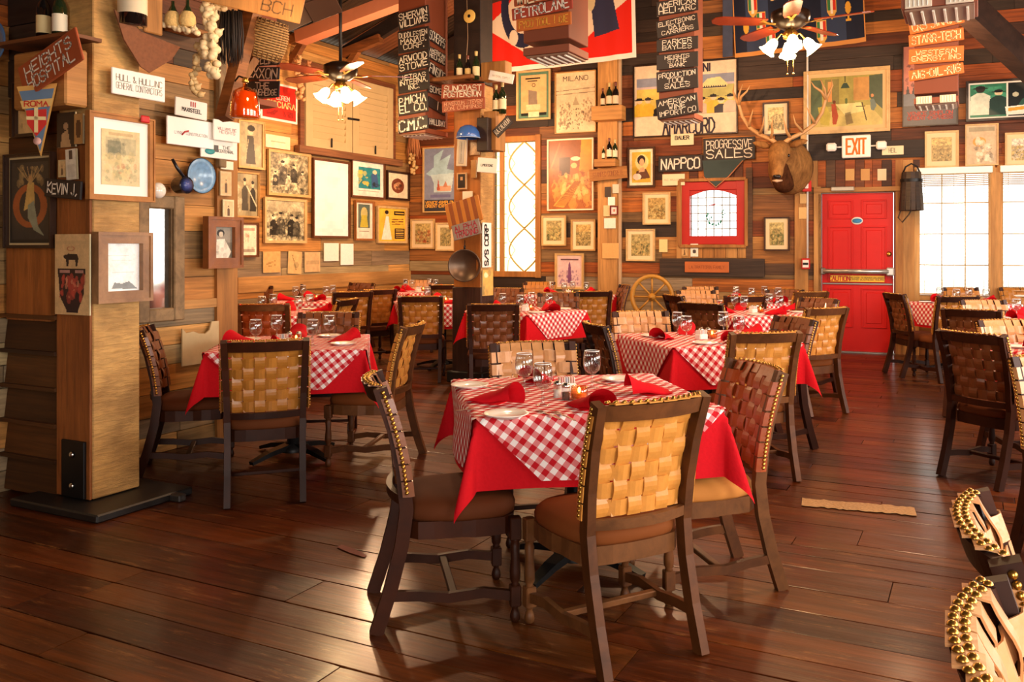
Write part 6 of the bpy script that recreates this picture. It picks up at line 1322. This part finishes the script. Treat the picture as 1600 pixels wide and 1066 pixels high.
def beam_(s):
    mb = MB(); c = .0; q = lambda x, y, z_: (c + s * x, y, z_)
    main = [q(.05, -.62, .29), q(.14, -.58, .36), q(.3, -.52, .44), q(.46, -.48, .56), q(.56, -.46, .72), q(.61, -.48, .9), q(.6, -.52, 1.04), q(.54, -.56, 1.18)]
    mb.tube(main, [.034, .032, .03, .028, .026, .022, .016, .005], 10)
    for b, ps in ((1, [q(.1, -.68, .44), q(.09, -.8, .52), q(.07, -.86, .64)]), (2, [q(.26, -.62, .5), q(.22, -.74, .55), q(.2, -.8, .66)]), (3, [q(.44, -.56, .62), q(.4, -.66, .7), q(.37, -.7, .78)]), (5, [q(.66, -.46, 1.0), q(.7, -.44, 1.1), q(.68, -.46, 1.2)]), (5, [q(.56, -.56, 1.0), q(.47, -.62, 1.06), q(.42, -.64, 1.14)])): mb.tube([main[b]] + ps, [.024, .019, .013, .003], 8)
    return mb
for s in (-1, 1): beam_(s).obj('antler', ant, ek)
MB().lathe([(0, -.06), (.26, -.06), (.3, -.03), (.3, .0), (0, 0)], 28, Matrix.Translation((.1, .015, 0)) @ RX @ Matrix.Scale(1.15, 4, (0, 1, 0)) @ Matrix.Scale(-1, 4, (0, 0, 1)), cap=False).obj('plaque', M['pdark'], ek); ek.scale = (.93, .93, .93)
# wagon wheel
a, z, _ = B_.hit(1019, 464, .35); wl = thing('wagon_wheel', 'ochre painted wagon wheel leaning at the back wall', 'wheel', B_.pt(a, z, .35), B_.rz); r = .32; oc = flat('c08a34', rough=.5, var=.2)
MB().lathe([(r - .05, -.025), (r, -.03), (r, .03), (r - .05, .025), (r - .05, -.025)], 36, RX, cap=False).obj('rim', oc, wl)
for k in range(8): an = 2 * PI * k / 8; MB().tube([(math.cos(an) * .04, 0, math.sin(an) * .04), (math.cos(an) * (r - .04), 0, math.sin(an) * (r - .04))], .014, 7).obj('spoke', oc, wl)
MB().lathe([(0, -.05), (.045, -.05), (.055, 0), (.045, .05), (.02, .06), (.02, .08), (0, .08)], 16, Matrix.Rotation(PI / 2, 4, 'X'), cap=False).obj('hub', oc, wl); MB().cbox((0, .02, -r - .12), (.4, .1, .24), .01).obj('stand', M['dark_board'], wl)
# ------------------------------------------------------------------ middle post items
t, w, h = plate_sign(MID_F, 690, 757, 131, 154, 'rust red painted board SUNCOAST POSTENSION on the middle post', flat('8a3a20', rough=.6), ['SUNCOAST', 'POSTENSION'], M['lett'], .16, .05, .2, R(3), fill=.86, lh=.78, gap=.15)
MB().cbox((0, .1, 0), (.06, .18, .04), .004).obj('mounting_block', M['beam'], t)
t, w, h = plate_sign(MID_F, 691, 758, 155, 173, 'rust red painted board HOVERKUM STEVENSON CUMMINGS below the SUNCOAST one', flat('94482c', rough=.6), ['HOVERKUM. STEVEN', 'SON. CUMMINGS'], flat('d8a080'), .16, .04, .19, R(-1), fill=.88, lh=.7, gap=.2); MB().cbox((0, .095, 0), (.06, .17, .04), .004).obj('mounting_block', M['beam'], t)
o = wbox(MID_F, 690, 757, 125, 131, .25, M['beam'], 'wall_shelf', .0); tag(o, 'narrow shelf with three bottles high on the middle post', 'shelf')
for i, (x, hh) in enumerate(((718, .26), (731, .25), (744, .29))): a, z, _ = MID_F.hit(x, 125, .16); bottle(MID_F.pt(a, z, .16), hh, 'wine bottle above the SUNCOAST board, ' + ('left', 'middle', 'right')[i], i == 1, ('e0d0a8', 'c8a868', 'd8c898')[i])
a, z, _ = MID_F.hit(735, 26, .02); t = thing('wall_clock', 'round yellowed dial on the dark upper post', 'dial', MID_F.pt(a, z, .03), 0); MB().lathe([(0, 0), (.068, 0), (.07, .012), (.064, .016), (0, .014)], 24, RX, cap=False).obj('dial', flat('e0b860', rough=.5), t); MB().ball((0, -.018, 0), .018, 10, 6, (1, .3, 1)).obj('mark', M['iron'], t)
o = MB().tube([MID_F.pt(*MID_F.hit(729, -20, .03)[:2], .03), MID_F.pt(*MID_F.hit(731, 60, .03)[:2], .03), MID_F.pt(*MID_F.hit(727, 120, .03)[:2], .03)], .004, 5).obj('twine', flat('a08060'), None); tag(o, 'thin cord running down the dark upper post', 'cord')
a, z, _ = MID_F.hit(735, 217, .12); t = thing('enamel_lampshade', 'blue enamel bowl-shaped shade hanging on the middle post', 'lampshade', MID_F.pt(a, z, .16), 0)
MB().lathe([(.122, 0), (.126, .004), (.115, .06), (.085, .11), (.04, .135), (0, .14)], 26, cap=False).obj('shade', flat('3c66b0', rough=.2, coat=.6, var=.08), t); MB().lathe([(.12, 0), (.128, .0), (.128, .008), (.12, .008)], 26, cap=False).obj('rim', flat('9ab0d0', rough=.2), t)
a, z, w, h = MID_F.rect(714, 730, 238, 44, .06); t = thing('wall_thermometer', 'tall grey thermometer board under the blue shade', 'thermometer', MID_F.pt(a, z, .06), 0); t.rotation_euler = (0, R(3), 0)
MB().cbox((0, 0, 0), (w, .02, h), .006).obj('board', flat('c8b498', rough=.6), t); MB().cbox((0, -.012, .0), (w * .5, .006, h * .8), .002).obj('scale', flat('a89c90'), t); MB().tube([(0, -.018, -h * .35), (0, -.018, h * .35)], .004, 6).obj('tube', M['glass'], t)
paper(MID_F, 733, 749, 216, 242, 'small brown engraving beside the thermometer', '9a6c40', lambda c: c.blotch('c89c68', 10, .1, .6), off=.03, cat='photo', name='sepia_photo'); paper(MID_F, 736, 744, 250, 278, 'narrow yellow-brown card on the middle post', 'a87438', off=.03, cat='card', name='small_card')
paper(MID_F, 714, 729, 270, 296, 'dark portrait photograph with pale border on the middle post', 'c89868', lambda c: (c.rect(.12, .1, .88, .9, '2c2420'), c.ell(.5, .35, .14, .12, 'b88a60')), off=.03, cat='photo', name='dark_photo'); paper(MID_F, 723, 738, 299, 312, 'small white card on the middle post above the slatted board', 'ecdcc0', off=.03, cat='card', name='small_card')
a, z, w, h = MID_F.rect(698, 752, 332, 44, .08); t = thing('slatted_board', 'small striped slatted wooden board hung askew on the middle post', 'board', MID_F.pt(a, z, .08), 0); t.rotation_euler = (0, R(-14), 0)
for i in range(9): MB().cbox((-w / 2 + w * (i + .5) / 9, 0, 0), (w / 9 - .002, .018, h * .9), .002).obj('slat', flat(('b8742c', '8a4a20')[i % 2], rough=.6, var=.2), t)
plate_sign(MID_F, 707, 751, 347, 371, 'grey board painted ALPHA TRADING in red on the middle post', flat('8c8078', rough=.7, var=.2), ['ALPHA', 'TRADING'], flat('b03048'), .15, .05, .1, R(-13), fill=.8, lh=.78, gap=.15)
a, z, w, h = MID_F.rect(708, 742, 415, 50, .06); t = thing('frying_pan', 'old black frying pan hanging low on the middle post', 'pan', MID_F.pt(a, z, .04), R(25)); r = h / 2
MB().lathe([(0, 0), (r * .85, 0), (r, .05), (r * 1.03, .05), (r * 1.03, .056), (r * .96, .056), (r * .82, .012), (0, .01)], 28, RX, cap=False).obj('pan_body', flat('5a4636', rough=.35, metal=.6, var=.3), t); MB().tube([(0, -.03, r), (0.0, -.03, r * 1.25)], .012, 6).obj('handle', M['iron'], t); MB().tube([(0, -.03, r * 1.2), (0, -.01, r * 1.6)], .004, 5).obj('hook_cord', M['iron'], t)
t, w, h = plate_sign(MID_S, 753.5, 767, 348, 418, 'narrow vertical white sign SS CORP on the lit side of the middle post', M['paper'], off=.02)
l = lettering(['S/S CORP'], h * .9, w * .42, t, M['lettk'], .2, 0, 0, 0, 0); l.rotation_euler = (0, -PI / 2, 0); l.location = (-w * .1, -.012, 0)
paper(MID_S, 754, 770, 422, 462, 'torn stained paper under the vertical white sign', 'd8b060', lambda c: (c.blotch('8a8058', 8, .12, .6), c.ell(.3, .2, .2, .1, 'f0e0b0')), off=.02)
plate_sign(MID_F, 746, 777, 247, 270, 'white sign with a small black script on the middle post corner', M['paper'], ['LIMESTONE'], M['lettk'], .2, .02, .12, R(6), fill=.6, lh=.14)
plate_sign(MID_F, 764, 803, 113, 128, 'small white sign on the shelf box, tilted down to the right', M['paper'], ['MATERIAL SUPPLY'], flat('b8a890'), .12, 0, .05, R(14), fill=.7, lh=.2)
plate_sign(MID_F, 770, 801, 190, 206, 'black board RA CALHOUN slanting steeply up on the middle post', flat('3a3432', rough=.6), ['R.A. CALHOUN'], M['lett'], .15, .04, .05, R(-40), fill=.88, lh=.5)
for i, (x, hh) in enumerate(((775, .3), (785, .33))): a, z, _ = MID_F.hit(x, 178, -.06); bottle(MID_F.pt(a, z, -.06), hh, ('left', 'right')[i] + ' green wine bottle on the side shelf of the middle post', False, 'f0e0b0')
# ------------------------------------------------------------------ hanging ducts with painted boards
def duct(l_px, r_px, ybot, d, dx, dy, label, z_top=5.2, reg=True):
    c = at_depth((l_px + r_px) / 2, ybot, d); zb = c.z; t = thing('air_duct', label, 'duct', (c.x, c.y, zb)); hh = z_top - zb
    MB().cbox((0, 0, hh / 2 + .06), (dx, dy, hh - .06), .004).obj('duct_box', M['duct'], t)
    MB().cbox((-.0, 0, .03), (dx + .004, dy + .004, .05), .003).obj('collar', flat('8a4a30', rough=.6), t)
    if reg:
        for s in ((-1, 1) if reg == 2 else ()):
            g = MB().cbox((s * dx * .27, -dy / 2 - .006, .035), (dx * .36, .01, .065), .002).obj('register', flat('e0d0b8', rough=.5), t)
            for k in range(5): MB().cbox((s * dx * .27 - dx * .12 + k * dx * .06, -dy / 2 - .014, .035), (.006, .008, .05), .001).obj('louver', M['white'], g)
        MB().cbox((0, 0, -.002), (dx * .92, dy * .92, .012), .002).obj('bottom_grille', flat('8a6a54', rough=.5), t)
        for k in range(6): MB().cbox((-dx * .38 + k * dx * .15, 0, -.012), (.012, dy * .8, .01), .001).obj('louver', flat('e8dcc8'), t)
    for k in range(0): pass
    return t, Vector((c.x, c.y, zb))
def dsign(base, x0, x1, y0, y1, face, lines, mat, lm, label, tilt=0.0, wt=.15, lh=.76):
    P = Plane((base[0], base[1]), (1, 0)) if face == 'f' else Plane((base[0], base[1]), (0, 1)); return plate_sign(P, x0, x1, y0, y1, label, mat, lines, lm, wt, .06, .006, tilt, fill=.88, lh=lh, gap=.18, th=.012)
K, LT = M['sblack'], M['lett']
t, c = duct(623, 700, 213, 9.2, .34, .42, 'tall brown square duct with black boards on two faces, left of the middle post'); bf = (c.x, c.y - .22); bs = (c.x + .18, c.y)
for y0, y1, ln, tl in ((14, 42, ['SHERWIN', 'WILLIAMS'], -7), (45, 80, ['DUDDLESTEN', 'MANAG.', 'CORP.'], -3), (82, 110, ['ARWOOD', 'STOWE'], -6), (112, 143, ['JETRAS', 'INTERNA.', 'INC.'], -4), (146, 178, ['P.MICHA', 'EL CO.'], -4), (184, 205, ['C.M.C.'], -5)): dsign(bf, 622, 671 if y0 < 140 else 669, y0, y1, 'f', ln, K, LT, 'black board painted %s on the tall left duct' % ' '.join(ln), R(tl))
for y0, y1, ln, tl in ((52, 70, ['SCHEPPS'], 10), (78, 97, ['AMERICAN', 'HELI-ARC'], 6), (104, 122, ['FINSIDE'], 14), (136, 148, ['SOMER'], 0), (158, 174, ['|'], 12), (186, 197, ['HALLIDAY'], -2)): dsign(bs, 669, 696, y0, y1, 's', ln, K, LT, 'small black side board %s on the tall left duct' % (' '.join(ln) if ln != ['|'] else 'with a painted anchor'), R(tl))
t, c = duct(817, 921, 92, 5.7, .33, .3, 'brown box duct hanging in front of the red flag'); bf = (c.x, c.y - .16)
dsign(bf, 799, 896, 12, 12.5 + 8, 'f', [], M['srust'], LT, 'x') if False else None
dsign(bf, 803, 893, -22, 2, 'f', ['WILLIAMS'], M['srust'], flat('f0d8b0'), 'rust board at the top edge above PETROLANE', R(-3)); dsign(bf, 800, 895, 4, 23, 'f', ['PETROLANE'], flat('a8402a', rough=.6), LT, 'red-brown board painted PETROLANE', R(-4)); dsign(bf, 807, 893, 24, 44, 'f', ['FYCO TOOL ! DIE'], M['sorange'], M['letty'], 'orange board painted FYCO TOOL & DIE', R(-1), lh=.55)
t, c = duct(1031, 1097, 190, 8.0, .34, .26, 'brown duct with seven black boards before the film poster'); bf = (c.x, c.y - .14)
for y0, y1, ln, tl in ((-2, 21, ['AMERICAN', 'HELI-ARC'], -2), (27, 54, ['ELECTRONIC', 'DATA', 'CARRIERS'], -6), (59, 79, ['PARKER', 'BAYLES'], 0), (83, 107, ['HEIGHTS', 'STATE', 'BANK'], 0), (109, 141, ['PRODUCTION', 'TOOL', 'SALES'], -2), (150, 182, ['AMERICAN', 'WINE', 'IMPORT. CO'], -6)): dsign(bf, 1026, 1091, y0, y1, 'f', ln, K, LT, 'black board painted %s on the middle duct' % ' '.join(ln), R(tl))
t, c = duct(1430, 1497, 166, 7.4, .34, .3, 'brown duct with orange boards before the travel poster', reg=2); bf = (c.x, c.y - .16)
for y0, y1, ln, tl in ((24, 45, ['CRS SIRRINE'], -8), (49, 68, ['STARR-TECH'], -3), (74, 98, ['WESTERN', 'ENERGY. INC'], 1), (104, 121, ['AIG-OIL-RIG'], -5)): dsign(bf, 1420, 1506, y0, y1, 'f', ln, M['sorange'], flat('f4dca8'), 'orange board painted %s on the right duct' % ' '.join(ln), R(tl), lh=.66)
duct(1416, 1522, 22, 4.6, .36, .34, 'nearest brown duct, only its louvred bottom showing at the top edge', reg=2)
t, c = duct(390, 424, 168, 7.2, .17, .2, 'small brown duct behind the wicker basket', reg=False); bf = (c.x, c.y - .14)
for y0, y1, ln, tl in ((84, 103, ['WHITELINE'], 2), (105, 124, ['EXXON'], 5), (127, 152, ['THE', 'STONEHEDGE'], 4)): dsign(bf, 384, 437, y0, y1, 'f', ln, flat('20242c', rough=.6), LT, 'slate black board painted %s behind the basket' % ' '.join(ln), R(tl))
# boards hung edge-on under the roof, upper centre-left
for i, (x, y, tl) in enumerate(((440, 22, 30), (462, 26, 35), (505, 12, 40))):
    o = MB().cbox((0, 0, 0), (.3, .015, .22), .003).obj('hanging_board', flat('4a3020', rough=.6), None, A(x, y, 8.2), TH); o.rotation_euler = (R(50), R(tl - 60), TH); tag(o, ('left', 'middle', 'right')[i] + ' one of three dark boards hung at an angle under the roof', 'board', None)
# ------------------------------------------------------------------ ceiling fans with lit shades
def fan(c, yaw, label, bw, nl=4, rod=1.2, sc=1.0, bladecols=('7a2c14',)):
    t = thing('ceiling_fan', label, 'ceiling fan', c); dk = flat('2c2018', rough=.3, metal=.5)
    MB().tube([(0, 0, .1), (0, 0, rod)], .015, 8).obj('rod', M['black'], t); MB().lathe([(0, rod - .06), (.05, rod - .06), (.07, rod), (0, rod)], 16, cap=False).obj('canopy', dk, t)
    MB().lathe([(0, -.06), (.05, -.06), (.09, -.04), (.15, .0), (.165, .05), (.16, .09), (.1, .12), (.03, .13), (0, .13)], 26, cap=False).obj('motor', dk, t); MB().lathe([(.02, -.14), (.06, -.13), (.065, -.09), (.04, -.06)], 18, cap=False).obj('light_kit', M['brass'], t)
    bm_ = wood('fan_blade_red', ['8a3418'], grain=(8, 8, 8), rough=.3, dark=.2, coat=.3, knots=False)
    for k in range(5):
        an = yaw + 2 * PI * k / 5; Mx = Matrix.Rotation(an, 4, 'Z') @ Matrix.Rotation(R(11), 4, 'X')
        MB().prism([(.21, -.055), (.3, -.07), (.6, -.075), (.66, -.05), (.68, 0), (.66, .05), (.6, .075), (.3, .07), (.21, .055)], .008, Mx @ Matrix.Rotation(PI / 2, 4, 'X'), 0).obj('blade', bm_, t)
        MB().tube([(.1, 0, -.01), (.18, 0, -.012), (.26, .03, 0)], 1, 6, Mx, sq=(.03, .006), up=(0, 0, 1)).tube([(.18, 0, -.012), (.26, -.03, 0)], 1, 6, Mx, sq=(.02, .006), up=(0, 0, 1)).obj('blade_arm', M['brass'], t)
    for k in range(nl):
        an = yaw + .4 + 2 * PI * k / nl; Mx = Matrix.Rotation(an, 4, 'Z') @ Matrix.Translation((.12, 0, -.14)) @ Matrix.Rotation(R(180 - 38), 4, 'Y')
        MB().tube([(.03, 0, -.1), (.08, 0, -.09), (.12, 0, -.14)], .008, 6, Matrix.Rotation(an, 4, 'Z')).obj('lamp_arm', M['brass'], t)
        n = 16; v = []; f = []
        for (r_, z_) in ((.022, 0), (.036, .02), (.045, .05), (.046, .08), (.056, .105), (.074, .125)):
            for i in range(n): g = 2 * PI * i / n; q = r_ * (1 + (.1 * math.sin(g * 6) if z_ > .1 else 0)); v.append((q * math.cos(g), q * math.sin(g), z_))
        for a_ in range(5):
            for i in range(n): j = (i + 1) % n; f.append((a_ * n + i, a_ * n + j, (a_ + 1) * n + j, (a_ + 1) * n + i))
        MB().add(v, f, Mx, True).obj('glass_shade', M['shade'], t)
    for s in (-1, 1): MB().tube([(s * .025, 0, -.13), (s * .025, 0, -.42)], .0025, 5).ball((s * .025, 0, -.43), .009, 8, 6).obj('pull_chain', M['brass'], t)
    lamp(Vector(c) + Vector((0, 0, -.34)), 34, (1, .66, .32), .1); return t
fan(at_depth(532, 118, 8.3), R(35), 'dark ceiling fan with four lit tulip shades before the cream shutters', 0, rod=.9)
fan(at_depth(1235, 36, 7.3), R(-5), 'dark ceiling fan with lit tulip shades before the navy flag', 0, rod=1.4)
# ------------------------------------------------------------------ added warm fill points without lamp bodies, some in view
for i, (x, y, z, e) in enumerate(WARM_FILL):
    lamp((x, y, z), e)
for o in list(bpy.data.objects):
    if o.parent is None and o.type in ('EMPTY', 'MESH') and o.location.z < -40:
        for c in list(o.children): bpy.data.objects.remove(c)
        bpy.data.objects.remove(o)
